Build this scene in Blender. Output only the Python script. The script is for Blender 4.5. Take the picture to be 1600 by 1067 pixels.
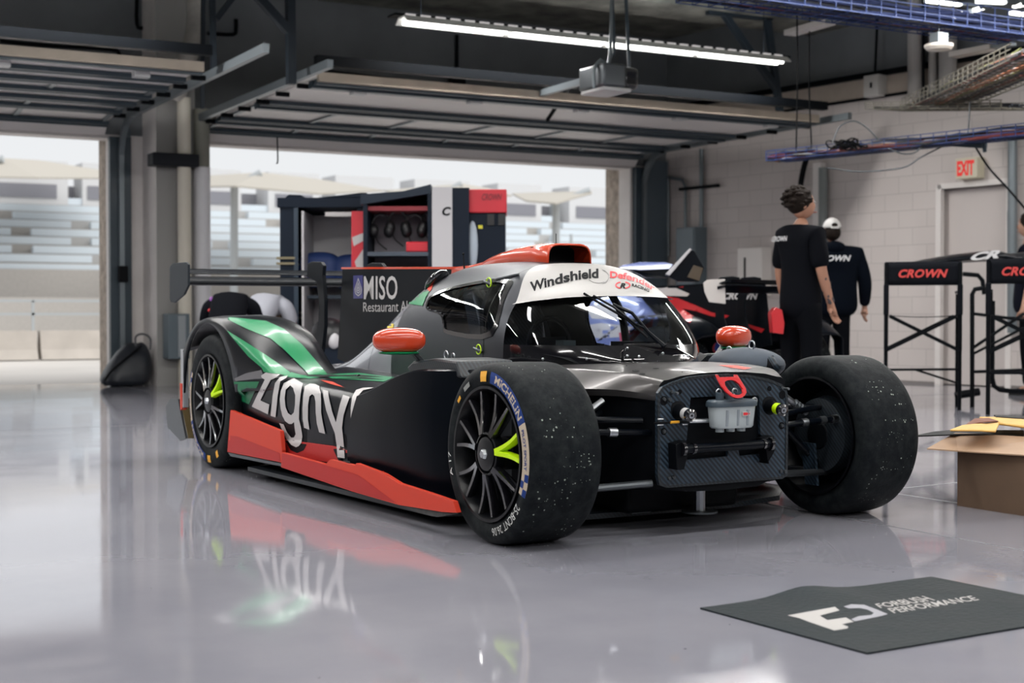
import bpy, bmesh, math, random
from math import sin, cos, pi, radians, sqrt, atan2, hypot
from mathutils import Vector, Matrix
from mathutils.bvhtree import BVHTree
from mathutils.geometry import tessellate_polygon
random.seed(7)
for o in list(bpy.data.objects): bpy.data.objects.remove(o)
SC = bpy.context.scene
COL = SC.collection
# ---------------------------------------------------------------- camera, world, exposure
FPX, CAMH, TURN = 2250.0, 0.828, radians(29.05)
PITCH = math.atan(46.5/FPX)
cd = bpy.data.cameras.new('camera'); cam = bpy.data.objects.new('camera', cd); COL.objects.link(cam)
cam.location = (0, 0, CAMH); cam.rotation_euler = (pi/2-PITCH, 0, -TURN)
cd.sensor_width = 36; cd.lens = FPX/1600*36; cd.clip_end = 400; cd.clip_start = .05
cd.dof.use_dof = True; cd.dof.focus_distance = 5.75; cd.dof.aperture_fstop = 3.4
SC.camera = cam
W = bpy.data.worlds.new('sky'); SC.world = W; W.use_nodes = True
bg = W.node_tree.nodes['Background']; bg.inputs[0].default_value = (.905, .925, .945, 1); bg.inputs[1].default_value = .94
SC.view_settings.view_transform = 'Standard'; SC.view_settings.look = 'None'
SC.view_settings.exposure = 0.0; SC.view_settings.gamma = 1; SC.view_settings.use_curve_mapping = False
sd = bpy.data.lights.new('sun', 'SUN'); sd.energy = 2.5; sd.angle = radians(70); sd.color = (1, .97, .92)
sun = bpy.data.objects.new('sun', sd); COL.objects.link(sun); sun.rotation_euler = (radians(38), 0, radians(25))
LAMP_W = 97.0
# ---------------------------------------------------------------- pixel geometry helpers (real positions measured on the photo)
_cp, _sp = cos(PITCH), sin(PITCH)
RV = Matrix(((cos(TURN), sin(TURN), 0), (-sin(TURN), cos(TURN), 0), (0, 0, 1)))
EYE = Vector((0, 0, CAMH))
def vray(px, py):
    u = -(py-533.5)/FPX; v = (px-800)/FPX
    return Vector((v, _cp+u*_sp, -_sp+u*_cp))
def wray(px, py): return RV @ vray(px, py)
def wz(px, py, z=0.0): r = wray(px, py); return EYE + r*((z-CAMH)/r.z)
def wy(px, py, y): r = wray(px, py); return EYE + r*(y/r.y)
def wx(px, py, x): r = wray(px, py); return EYE + r*(x/r.x)
def wd(px, py, d): return EYE + wray(px, py)*d
CA = .53
_F = Vector((sin(CA), -cos(CA), 0)); _L = Vector((cos(CA), sin(CA), 0))
CARO = RV @ Vector((.691, 5.553, 0)); CARF = RV @ _F
CARYAW = atan2(CARF.y, CARF.x)
CM = Matrix.Translation(CARO) @ Matrix.Rotation(CARYAW, 4, 'Z'); CMI = CM.inverted()
CEYE = CMI @ EYE
def cray(px, py): return CMI.to_3x3() @ wray(px, py)
def cX(px, py, x): r = cray(px, py); return CEYE + r*((x-CEYE.x)/r.x)
def cY(px, py, y): r = cray(px, py); return CEYE + r*((y-CEYE.y)/r.y)
def cZ(px, py, z): r = cray(px, py); return CEYE + r*((z-CEYE.z)/r.z)
# ---------------------------------------------------------------- materials
MC = {}
def mat(name, col, rough=.5, metal=0, coat=0, emit=None, es=0, noise=0, nscale=8, bump=0, bscale=40, alpha=1, trans=0, ior=1.5, spec=.5, sheen=0):
    if name in MC: return MC[name]
    m = bpy.data.materials.new(name); m.use_nodes = True; MC[name] = m
    nt = m.node_tree; b = nt.nodes['Principled BSDF']; I = b.inputs
    c = (*col, 1)
    I['Base Color'].default_value = c; I['Roughness'].default_value = rough; I['Metallic'].default_value = metal
    I['Coat Weight'].default_value = coat; I['Coat Roughness'].default_value = .06
    I['Alpha'].default_value = alpha; I['Transmission Weight'].default_value = trans; I['IOR'].default_value = ior
    I['Specular IOR Level'].default_value = spec; I['Sheen Weight'].default_value = sheen
    if emit: I['Emission Color'].default_value = (*emit, 1); I['Emission Strength'].default_value = es
    if noise or bump:
        tc = nt.nodes.new('ShaderNodeTexCoord')
    if noise:
        n = nt.nodes.new('ShaderNodeTexNoise'); n.inputs['Scale'].default_value = nscale; n.inputs['Detail'].default_value = 6
        nt.links.new(tc.outputs['Object'], n.inputs['Vector'])
        r = nt.nodes.new('ShaderNodeValToRGB'); nt.links.new(n.outputs['Fac'], r.inputs[0])
        r.color_ramp.elements[0].position = .3; r.color_ramp.elements[1].position = .7
        r.color_ramp.elements[0].color = (*[x*(1-noise) for x in col], 1); r.color_ramp.elements[1].color = (*[min(1, x*(1+noise)) for x in col], 1)
        nt.links.new(r.outputs[0], I['Base Color'])
        ad = nt.nodes.new('ShaderNodeMapRange'); ad.inputs['To Min'].default_value = max(0, rough-.12*noise*3); ad.inputs['To Max'].default_value = min(1, rough+.12*noise*3)
        nt.links.new(n.outputs['Fac'], ad.inputs['Value']); nt.links.new(ad.outputs[0], I['Roughness'])
    if bump:
        n2 = nt.nodes.new('ShaderNodeTexNoise'); n2.inputs['Scale'].default_value = bscale; n2.inputs['Detail'].default_value = 4
        nt.links.new(tc.outputs['Object'], n2.inputs['Vector'])
        bp = nt.nodes.new('ShaderNodeBump'); bp.inputs['Strength'].default_value = bump; bp.inputs['Distance'].default_value = .02
        nt.links.new(n2.outputs['Fac'], bp.inputs['Height']); nt.links.new(bp.outputs[0], I['Normal'])
    return m
def carbon(name, a, b, scale=70, rough=.35, coat=.0, rot=0.0):
    if name in MC: return MC[name]
    m = mat(name, a, rough, coat=coat); nt = m.node_tree; P = nt.nodes['Principled BSDF']
    tc = nt.nodes.new('ShaderNodeTexCoord'); mp = nt.nodes.new('ShaderNodeMapping'); mp.inputs['Rotation'].default_value = (rot, 0, 0)
    w = nt.nodes.new('ShaderNodeTexWave'); w.wave_type = 'BANDS'; w.bands_direction = 'DIAGONAL'; w.inputs['Scale'].default_value = scale; w.inputs['Distortion'].default_value = .15
    nt.links.new(tc.outputs['Object'], mp.inputs[0]); nt.links.new(mp.outputs[0], w.inputs[0])
    ch = nt.nodes.new('ShaderNodeTexNoise'); ch.inputs['Scale'].default_value = 9; nt.links.new(tc.outputs['Object'], ch.inputs['Vector'])
    mu = nt.nodes.new('ShaderNodeMath'); mu.operation = 'MULTIPLY'; nt.links.new(w.outputs['Fac'], mu.inputs[0]); nt.links.new(ch.outputs['Fac'], mu.inputs[1])
    r = nt.nodes.new('ShaderNodeValToRGB'); r.color_ramp.elements[0].position = .1; r.color_ramp.elements[1].position = .5
    r.color_ramp.elements[0].color = (*a, 1); r.color_ramp.elements[1].color = (*b, 1)
    nt.links.new(mu.outputs[0], r.inputs[0]); nt.links.new(r.outputs[0], P.inputs['Base Color'])
    return m
def thin_glass(name, tint, rough=.015):
    if name in MC: return MC[name]
    m = bpy.data.materials.new(name); m.use_nodes = True; MC[name] = m; nt = m.node_tree
    for n in list(nt.nodes): nt.nodes.remove(n)
    o = nt.nodes.new('ShaderNodeOutputMaterial'); mx = nt.nodes.new('ShaderNodeMixShader'); t = nt.nodes.new('ShaderNodeBsdfTransparent'); g = nt.nodes.new('ShaderNodeBsdfGlossy'); f = nt.nodes.new('ShaderNodeFresnel')
    t.inputs[0].default_value = (*tint, 1); g.inputs['Roughness'].default_value = rough; f.inputs['IOR'].default_value = 1.45
    nt.links.new(f.outputs[0], mx.inputs[0]); nt.links.new(t.outputs[0], mx.inputs[1]); nt.links.new(g.outputs[0], mx.inputs[2]); nt.links.new(mx.outputs[0], o.inputs[0]); return m
def floor_mat():
    m = mat('epoxy_floor', (.27, .27, .295), .16); nt = m.node_tree; P = nt.nodes['Principled BSDF']; P.inputs['IOR'].default_value = 2.0
    tc = nt.nodes.new('ShaderNodeTexCoord')
    n = nt.nodes.new('ShaderNodeTexNoise'); n.inputs['Scale'].default_value = .9; n.inputs['Detail'].default_value = 8; n.inputs['Roughness'].default_value = .6
    nt.links.new(tc.outputs['Object'], n.inputs['Vector'])
    r = nt.nodes.new('ShaderNodeValToRGB'); r.color_ramp.elements[0].position = .3; r.color_ramp.elements[1].position = .7
    r.color_ramp.elements[0].color = (.215, .217, .255, 1); r.color_ramp.elements[1].color = (.285, .282, .318, 1)
    nt.links.new(n.outputs['Fac'], r.inputs[0])
    # fine dirt specks
    v = nt.nodes.new('ShaderNodeTexVoronoi'); v.inputs['Scale'].default_value = 5.5; nt.links.new(tc.outputs['Object'], v.inputs['Vector'])
    lt = nt.nodes.new('ShaderNodeMath'); lt.operation = 'LESS_THAN'; lt.inputs[1].default_value = .022; nt.links.new(v.outputs['Distance'], lt.inputs[0])
    mx = nt.nodes.new('ShaderNodeMixRGB'); mx.inputs[2].default_value = (.03, .03, .035, 1); nt.links.new(lt.outputs[0], mx.inputs[0]); nt.links.new(r.outputs[0], mx.inputs[1])
    nt.links.new(mx.outputs[0], P.inputs['Base Color'])
    n3 = nt.nodes.new('ShaderNodeTexNoise'); n3.inputs['Scale'].default_value = 2.2; n3.inputs['Detail'].default_value = 10; nt.links.new(tc.outputs['Object'], n3.inputs['Vector'])
    mr = nt.nodes.new('ShaderNodeMapRange'); mr.inputs['From Min'].default_value = .3; mr.inputs['From Max'].default_value = .7; mr.inputs['To Min'].default_value = .03; mr.inputs['To Max'].default_value = .10
    nt.links.new(n3.outputs['Fac'], mr.inputs['Value']); nt.links.new(mr.outputs[0], P.inputs['Roughness'])
    n2 = nt.nodes.new('ShaderNodeTexNoise'); n2.inputs['Scale'].default_value = 3; n2.inputs['Detail'].default_value = 3; nt.links.new(tc.outputs['Object'], n2.inputs['Vector'])
    bp = nt.nodes.new('ShaderNodeBump'); bp.inputs['Strength'].default_value = .012; bp.inputs['Distance'].default_value = .015
    nt.links.new(n2.outputs['Fac'], bp.inputs['Height']); nt.links.new(bp.outputs[0], P.inputs['Normal'])
    return m
def block_mat(name, c1, c2, mortar, bw=.40, bh=.20):
    m = mat(name, c1, .6); nt = m.node_tree; P = nt.nodes['Principled BSDF']
    tc = nt.nodes.new('ShaderNodeTexCoord'); sx = nt.nodes.new('ShaderNodeSeparateXYZ'); nt.links.new(tc.outputs['Object'], sx.inputs[0])
    cb = nt.nodes.new('ShaderNodeCombineXYZ'); ad = nt.nodes.new('ShaderNodeMath'); ad.operation = 'ADD'
    nt.links.new(sx.outputs['X'], ad.inputs[0]); nt.links.new(sx.outputs['Y'], ad.inputs[1]); nt.links.new(ad.outputs[0], cb.inputs['X']); nt.links.new(sx.outputs['Z'], cb.inputs['Y'])
    br = nt.nodes.new('ShaderNodeTexBrick'); br.inputs['Scale'].default_value = 1; br.inputs['Brick Width'].default_value = bw; br.inputs['Row Height'].default_value = bh
    br.inputs['Mortar Size'].default_value = .006; br.inputs['Color1'].default_value = (*c1, 1); br.inputs['Color2'].default_value = (*c2, 1); br.inputs['Mortar'].default_value = (*mortar, 1)
    nt.links.new(cb.outputs[0], br.inputs[0]); nt.links.new(br.outputs['Color'], P.inputs['Base Color'])
    bp = nt.nodes.new('ShaderNodeBump'); bp.inputs['Strength'].default_value = .35; bp.inputs['Distance'].default_value = .01; bp.invert = True
    nt.links.new(br.outputs['Fac'], bp.inputs['Height']); nt.links.new(bp.outputs[0], P.inputs['Normal'])
    return m
def tyre_mat():
    m = mat('tyre_rubber', (.012, .014, .017), .6, spec=.10); nt = m.node_tree; P = nt.nodes['Principled BSDF']
    tc = nt.nodes.new('ShaderNodeTexCoord')
    n = nt.nodes.new('ShaderNodeTexNoise'); n.inputs['Scale'].default_value = 22; n.inputs['Detail'].default_value = 8; n.inputs['Roughness'].default_value = .7; nt.links.new(tc.outputs['Object'], n.inputs['Vector'])
    r = nt.nodes.new('ShaderNodeValToRGB'); r.color_ramp.elements[0].position = .42; r.color_ramp.elements[1].position = .75
    r.color_ramp.elements[0].color = (.0045, .0060, .0080, 1); r.color_ramp.elements[1].color = (.018, .022, .023, 1)
    nt.links.new(n.outputs['Fac'], r.inputs[0])
    nt.links.new(r.outputs[0], P.inputs['Base Color'])
    bp = nt.nodes.new('ShaderNodeBump'); bp.inputs['Strength'].default_value = .5; bp.inputs['Distance'].default_value = .004
    nt.links.new(n.outputs['Fac'], bp.inputs['Height']); nt.links.new(bp.outputs[0], P.inputs['Normal'])
    return m
def tread_mat():
    m = tyre_mat().copy(); m.name = 'tyre_tread'; nt = m.node_tree; P = nt.nodes['Principled BSDF']; tc = [x for x in nt.nodes if x.type == 'TEX_COORD'][0]
    v = nt.nodes.new('ShaderNodeTexVoronoi'); v.inputs['Scale'].default_value = 95; nt.links.new(tc.outputs['Object'], v.inputs['Vector'])
    sc = nt.nodes.new('ShaderNodeSeparateColor'); nt.links.new(v.outputs['Color'], sc.inputs[0])
    pw = nt.nodes.new('ShaderNodeMath'); pw.operation = 'POWER'; pw.inputs[1].default_value = 4; nt.links.new(sc.outputs[0], pw.inputs[0])
    ml = nt.nodes.new('ShaderNodeMath'); ml.operation = 'MULTIPLY'; ml.inputs[1].default_value = .42; nt.links.new(pw.outputs[0], ml.inputs[0])
    nz = nt.nodes.new('ShaderNodeTexNoise'); nz.inputs['Scale'].default_value = 7; nz.inputs['Detail'].default_value = 3; nt.links.new(tc.outputs['Object'], nz.inputs['Vector'])
    nr = nt.nodes.new('ShaderNodeMapRange'); nr.inputs['From Min'].default_value = .38; nr.inputs['From Max'].default_value = .60; nt.links.new(nz.outputs['Fac'], nr.inputs['Value'])
    m2 = nt.nodes.new('ShaderNodeMath'); m2.operation = 'MULTIPLY'; nt.links.new(ml.outputs[0], m2.inputs[0]); nt.links.new(nr.outputs[0], m2.inputs[1]); ml = m2
    lt = nt.nodes.new('ShaderNodeMath'); lt.operation = 'LESS_THAN'; nt.links.new(v.outputs['Distance'], lt.inputs[0]); nt.links.new(ml.outputs[0], lt.inputs[1])
    mx = nt.nodes.new('ShaderNodeMixRGB'); mx.inputs[2].default_value = (.30, .34, .30, 1); old = P.inputs['Base Color'].links[0].from_socket
    nt.links.new(lt.outputs[0], mx.inputs[0]); nt.links.new(old, mx.inputs[1]); nt.links.new(mx.outputs[0], P.inputs['Base Color'])
    return m
# ---------------------------------------------------------------- mesh helpers
def build(name, bm, m, parent=None, smooth=True, angle=35, bevel=0, loc=None, rz=0, subd=0, solid=0):
    bmesh.ops.recalc_face_normals(bm, faces=bm.faces)
    me = bpy.data.meshes.new(name); bm.to_mesh(me); bm.free()
    ms = m if isinstance(m, (list, tuple)) else [m]
    for x in ms: me.materials.append(x)
    o = bpy.data.objects.new(name, me); COL.objects.link(o)
    if smooth:
        for p in me.polygons: p.use_smooth = True
        try: me.set_sharp_from_angle(angle=radians(angle))
        except Exception: pass
    if parent: o.parent = parent
    if loc is not None: o.location = loc
    if rz: o.rotation_euler.z = rz
    if bevel:
        b = o.modifiers.new('bevel', 'BEVEL'); b.width = bevel; b.segments = 2; b.limit_method = 'ANGLE'; b.angle_limit = radians(40)
    if subd: s = o.modifiers.new('sub', 'SUBSURF'); s.levels = subd; s.render_levels = subd
    if solid: s = o.modifiers.new('solid', 'SOLIDIFY'); s.thickness = solid; s.offset = -1
    return o
def tag(o, label, cat=None, group=None, kind=None):
    if label: o['label'] = label
    if cat: o['category'] = cat
    if group: o['group'] = group
    if kind: o['kind'] = kind
    return o
def thing(name, label, cat, loc=(0, 0, 0), rz=0, group=None):
    o = bpy.data.objects.new(name, None); COL.objects.link(o); o.location = loc; o.rotation_euler.z = rz; o.empty_display_size = .1
    return tag(o, label, cat, group)
def struct(name, bm, m, **k): o = build(name, bm, m, **k); o['kind'] = 'structure'; return o
def BM(): return bmesh.new()
def box(bm, x0, x1, y0, y1, z0, z1, M=None, mi=0):
    v = [bm.verts.new(M @ Vector(p) if M else p) for p in ((x0, y0, z0), (x1, y0, z0), (x1, y1, z0), (x0, y1, z0), (x0, y0, z1), (x1, y0, z1), (x1, y1, z1), (x0, y1, z1))]
    for f in ((0, 3, 2, 1), (4, 5, 6, 7), (0, 1, 5, 4), (1, 2, 6, 5), (2, 3, 7, 6), (3, 0, 4, 7)):
        bm.faces.new([v[i] for i in f]).material_index = mi
def frame(a, b):
    d = (b-a).normalized(); u = d.cross(Vector((0, 0, 1)))
    if u.length < 1e-4: u = Vector((1, 0, 0))
    u.normalize(); return d, u, d.cross(u)
def bar(bm, a, b, w, h):
    a, b = Vector(a), Vector(b); d, u, v = frame(a, b)
    q = [bm.verts.new(p+u*sx*w/2+v*sy*h/2) for p in (a, b) for sx, sy in ((-1, -1), (1, -1), (1, 1), (-1, 1))]
    for f in ((3, 2, 1, 0), (4, 5, 6, 7), (0, 1, 5, 4), (1, 2, 6, 5), (2, 3, 7, 6), (3, 0, 4, 7)): bm.faces.new([q[i] for i in f])
def tube(bm, pts, r, n=10, closed=False, cap=True):
    pts = [Vector(p) for p in pts]; rs = r if isinstance(r, (list, tuple)) else [r]*len(pts)
    N = len(pts); rings = []; pu = None
    for i, p in enumerate(pts):
        if closed: t = pts[(i+1) % N]-pts[i-1]
        else: t = pts[min(i+1, N-1)]-pts[max(i-1, 0)]
        t.normalize()
        if pu is None:
            pu = t.cross(Vector((0, 0, 1)));
            if pu.length < 1e-3: pu = Vector((1, 0, 0))
        pu = (pu - t*pu.dot(t)).normalized(); v = t.cross(pu)
        rings.append([bm.verts.new(p+(pu*cos(2*pi*k/n)+v*sin(2*pi*k/n))*rs[i]) for k in range(n)])
    for i in range(N if closed else N-1):
        A, B = rings[i], rings[(i+1) % N]
        for k in range(n): bm.faces.new((A[k], A[(k+1) % n], B[(k+1) % n], B[k]))
    if cap and not closed:
        bm.faces.new(rings[0][::-1]); bm.faces.new(rings[-1])
def cyl(bm, a, b, r, n=20, r2=None):
    tube(bm, [a, b], [r, r2 if r2 is not None else r], n)
def lathe(bm, prof, axis='Y', n=64, c=(0, 0, 0), mi=None, closed=False):
    c = Vector(c); R = []
    for r, h in prof:
        ring = []
        for k in range(n):
            a = 2*pi*k/n
            p = {'Y': Vector((r*cos(a), h, r*sin(a))), 'Z': Vector((r*cos(a), r*sin(a), h)), 'X': Vector((h, r*cos(a), r*sin(a)))}[axis]
            ring.append(bm.verts.new(c+p))
        R.append(ring)
    L = len(R)
    for i in range(L if closed else L-1):
        A, B = R[i], R[(i+1) % L]
        for k in range(n):
            f = bm.faces.new((A[k], A[(k+1) % n], B[(k+1) % n], B[k]))
            if mi: f.material_index = mi[i]
def grid(bm, rows, mi=0, closeu=False):
    V = [[bm.verts.new(p) for p in r] for r in rows]
    for i in range(len(V)-1):
        n = len(V[i])
        for k in range(n if closeu else n-1):
            try: bm.faces.new((V[i][k], V[i][(k+1) % n], V[i+1][(k+1) % n], V[i+1][k])).material_index = mi
            except ValueError: pass
    return V
def prism(bm, pts, off, mi=0):
    pts = [Vector(p) for p in pts]; off = Vector(off)
    a = [bm.verts.new(p) for p in pts]; b = [bm.verts.new(p+off) for p in pts]; n = len(a)
    tri = tessellate_polygon([pts])
    for t in tri:
        try:
            bm.faces.new([a[i] for i in t]).material_index = mi; bm.faces.new([b[i] for i in t][::-1]).material_index = mi
        except ValueError: pass
    for i in range(n): bm.faces.new((a[i], a[(i+1) % n], b[(i+1) % n], b[i])).material_index = mi
def prism_h(bm, outer, holes, off):
    L = [[Vector(p) for p in outer]]+[[Vector(p) for p in h] for h in holes]; off = Vector(off)
    fl = [p for l in L for p in l]; a = [bm.verts.new(p) for p in fl]; b = [bm.verts.new(p+off) for p in fl]
    for t in tessellate_polygon(L): bm.faces.new([a[i] for i in t]); bm.faces.new([b[i] for i in t][::-1])
    k = 0
    for l in L:
        n = len(l)
        for i in range(n): bm.faces.new((a[k+i], a[k+(i+1) % n], b[k+(i+1) % n], b[k+i]))
        k += n
def ellip(bm, c, r, nu=24, nv=14, M=None, p=2.0):
    c = Vector(c); rows = []
    sg = lambda v, e: math.copysign(abs(v)**e, v)
    for j in range(nv+1):
        t = -pi/2+pi*j/nv; t = max(-pi/2+.001, min(pi/2-.001, t))
        rows.append([c+(M if M else Matrix.Identity(3)) @ Vector((r[0]*sg(cos(t), 2/p)*sg(cos(2*pi*k/nu), 2/p), r[1]*sg(cos(t), 2/p)*sg(sin(2*pi*k/nu), 2/p), r[2]*sg(sin(t), 2/p))) for k in range(nu)])
    grid(bm, rows, closeu=True)
def rrect(bm, cx, cy, w, h, r=.01): pass
def itp(tab, x):
    """monotone cubic through a table of (x, y...) sorted by x"""
    t = sorted(tab)
    if x <= t[0][0]: return t[0][1]
    if x >= t[-1][0]: return t[-1][1]
    d = [(t[i+1][1]-t[i][1])/(t[i+1][0]-t[i][0]) for i in range(len(t)-1)]
    m = [d[0]]+[0 if d[i-1]*d[i] <= 0 else 2*d[i-1]*d[i]/(d[i-1]+d[i]) for i in range(1, len(d))]+[d[-1]]
    for i in range(len(d)):
        if x <= t[i+1][0]:
            h = t[i+1][0]-t[i][0]; s = (x-t[i][0])/h
            return (2*s**3-3*s*s+1)*t[i][1]+(s**3-2*s*s+s)*h*m[i]+(-2*s**3+3*s*s)*t[i+1][1]+(s**3-s*s)*h*m[i+1]
def lin(a, b, n): return [a+(b-a)*i/(n-1) for i in range(n)]
def bez(pts, n=8):
    """Catmull-Rom through points"""
    P = [Vector(p) for p in pts]; P = [P[0]*2-P[1]]+P+[P[-1]*2-P[-2]]; out = []
    for i in range(1, len(P)-2):
        for k in range(n):
            t = k/n; a, b, c, d = P[i-1:i+3]
            out.append(.5*((2*b)+(c-a)*t+(2*a-5*b+4*c-d)*t*t+(3*b-a-3*c+d)*t**3))
    out.append(P[-2]); return out
# ---------------------------------------------------------------- painted markings
def mesh_text(s, size=1.0, bold=0.0, shear=0.0, align='LEFT', space=1.0):
    cu = bpy.data.curves.new('txt', 'FONT'); cu.body = s; cu.size = size; cu.offset = bold; cu.shear = shear; cu.align_x = align; cu.space_character = space
    cu.resolution_u = 3; ob = bpy.data.objects.new('txt', cu); COL.objects.link(ob)
    dg = bpy.context.evaluated_depsgraph_get(); me = bpy.data.meshes.new_from_object(ob.evaluated_get(dg))
    bm = bmesh.new(); bm.from_mesh(me); bpy.data.objects.remove(ob); bpy.data.curves.remove(cu); bpy.data.meshes.remove(me)
    return bm
def poly_bm(loops):
    """list of [outer, hole...] groups in 2-D"""
    bm = bmesh.new()
    for L in loops:
        LL = [[Vector((p[0], p[1], 0)) for p in l] for l in L]; v = [bm.verts.new(p) for l in LL for p in l]
        for t in tessellate_polygon(LL):
            try: bm.faces.new([v[i] for i in t])
            except ValueError: pass
    return bm
def bounds(bm):
    xs = [v.co.x for v in bm.verts]; ys = [v.co.y for v in bm.verts]; return min(xs), max(xs), min(ys), max(ys)
def cut(bm, sx, sy):
    x0, x1, y0, y1 = bounds(bm)
    for ax, a, b, s in ((0, x0, x1, sx), (1, y0, y1, sy)):
        if not s: continue
        k = math.floor(a/s)+1
        while k*s < b:
            n = Vector((1, 0, 0)) if ax == 0 else Vector((0, 1, 0))
            bmesh.ops.bisect_plane(bm, geom=bm.verts[:]+bm.edges[:]+bm.faces[:], plane_co=n*k*s, plane_no=n); k += 1
    return bm
def decal(name, bm, m, parent, fn, step=None, label=None):
    if step: cut(bm, step, step)
    bad = []
    for v in bm.verts:
        q = fn(v.co.x, v.co.y)
        if q is None: bad.append(v)
        else: v.co = q
    if bad: bmesh.ops.delete(bm, geom=bad, context='VERTS')
    me = bpy.data.meshes.new(name); bm.to_mesh(me); bm.free(); me.materials.append(m)
    for p in me.polygons: p.use_smooth = True
    o = bpy.data.objects.new(name, me); COL.objects.link(o); o.parent = parent
    if label: o['label'] = label
    return o
def bvh_of(*objs):
    dg = bpy.context.evaluated_depsgraph_get(); V = []; Fc = []
    for o in objs:
        e = o.evaluated_get(dg); me = e.to_mesh(); k = len(V)
        V += [v.co.copy() for v in me.vertices]; Fc += [tuple(i+k for i in p.vertices) for p in me.polygons]; e.to_mesh_clear()
    return BVHTree.FromPolygons(V, Fc)
def on_body(bvh, off=.002):
    """photo position -> point on the real body surface (car coordinates)"""
    def f(px, py):
        r = cray(px, py).normalized(); h = bvh.ray_cast(CEYE, r, 30)
        if h[0] is None: return None
        n = h[1]
        if n.dot(r) > 0: n = -n
        return h[0]+n*off
    return f
def quadmap(q, b):
    """text box b=(x0,x1,y0,y1) -> quad q (TL,TR,BR,BL) bilinear"""
    TL, TR, BR, BL = [Vector(p) for p in q]
    def f(x, y):
        u = (x-b[0])/(b[1]-b[0]); v = (y-b[2])/(b[3]-b[2])
        return (TL*(1-u)+TR*u)*v+(BL*(1-u)+BR*u)*(1-v)
    return f
def text_quad(name, s, m, parent, q, bold=0, shear=0, bvh=None, fn=None, step=None, space=1.0, off=.002):
    bm = mesh_text(s, 1, bold, shear, space=space); b = bounds(bm)
    if step: cut(bm, step, step)
    Q = quadmap(q, b)
    if bvh: g = on_body(bvh, off); f = lambda x, y: g(*Q(x, y)[:2])
    else: f = Q
    return decal(name, bm, m, parent, f)
# ================================================================ RACE CAR
M_black = mat('satin_black', (.0018, .0030, .0055), .28, spec=.13)
M_matte = mat('matte_black_wrap', (.060, .064, .074), .38, metal=.8)
M_dark = mat('dark_composite', (.0016, .0024, .004), .55, spec=.12)
M_green = mat('green_wrap', (.0, .20, .07), .34, coat=.12, spec=.35)
M_green2 = mat('deep_green_wrap', (.0, .13, .048), .35, coat=.1, spec=.35)
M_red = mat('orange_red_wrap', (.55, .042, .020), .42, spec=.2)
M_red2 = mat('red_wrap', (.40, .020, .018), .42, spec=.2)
M_orange = mat('orange_gloss', (.52, .046, .012), .25, coat=.6)
M_white = mat('white_vinyl', (.46, .445, .445), .45, spec=.3)
M_banner = mat('banner_vinyl', (.40, .39, .38), .35, spec=.4)
M_grey = mat('reflection_grey_wrap', (.36, .37, .41), .24, metal=.35, coat=.8)  # engine cover: black wrap with its bright reflections put into the colour
M_yellow = mat('neon_yellow', (.52, .80, .0), .4, emit=(.5, .8, 0), es=.0)
M_alu = mat('aluminium', (.45, .47, .5), .28, metal=1)
M_steel = mat('dark_steel', (.10, .11, .12), .35, metal=.8)
M_ink = mat('black_ink', (.004, .0045, .006), .5, spec=.1)
M_redink = mat('red_ink', (.60, .02, .03), .4)
M_blue = mat('tyre_blue', (.010, .035, .17), .6, spec=.2)
M_cream = mat('tyre_cream', (.46, .385, .30), .6, spec=.2)
M_amber = mat('amber_yellow', (.75, .36, .02), .5)
M_glass = thin_glass('tinted_glass', (.80, .84, .90))
M_side = thin_glass('side_window', (.80, .86, .95))
M_cf = carbon('carbon_fibre', (.006, .010, .016), (.034, .056, .082), scale=30)
M_cfd = carbon('dark_carbon_fibre', (.007, .009, .012), (.020, .028, .036), scale=34, rough=.4)
M_tyre = tyre_mat(); M_tread = tread_mat()
M_rimd = mat('rim_black', (.0025, .003, .0045), .35, spec=.3)
M_fin = mat('fin_black', (.0025, .004, .0065), .45, spec=.12)
M_gloss = mat('gloss_black', (.006, .006, .008), .12, coat=1)
car = thing('race_car', 'black, green and orange closed race car with its nose off, standing in the foreground', 'race car', CARO, CARYAW)
RF, RR, WB, WF, WR = .324, .356, 2.946, .905, .936

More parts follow.
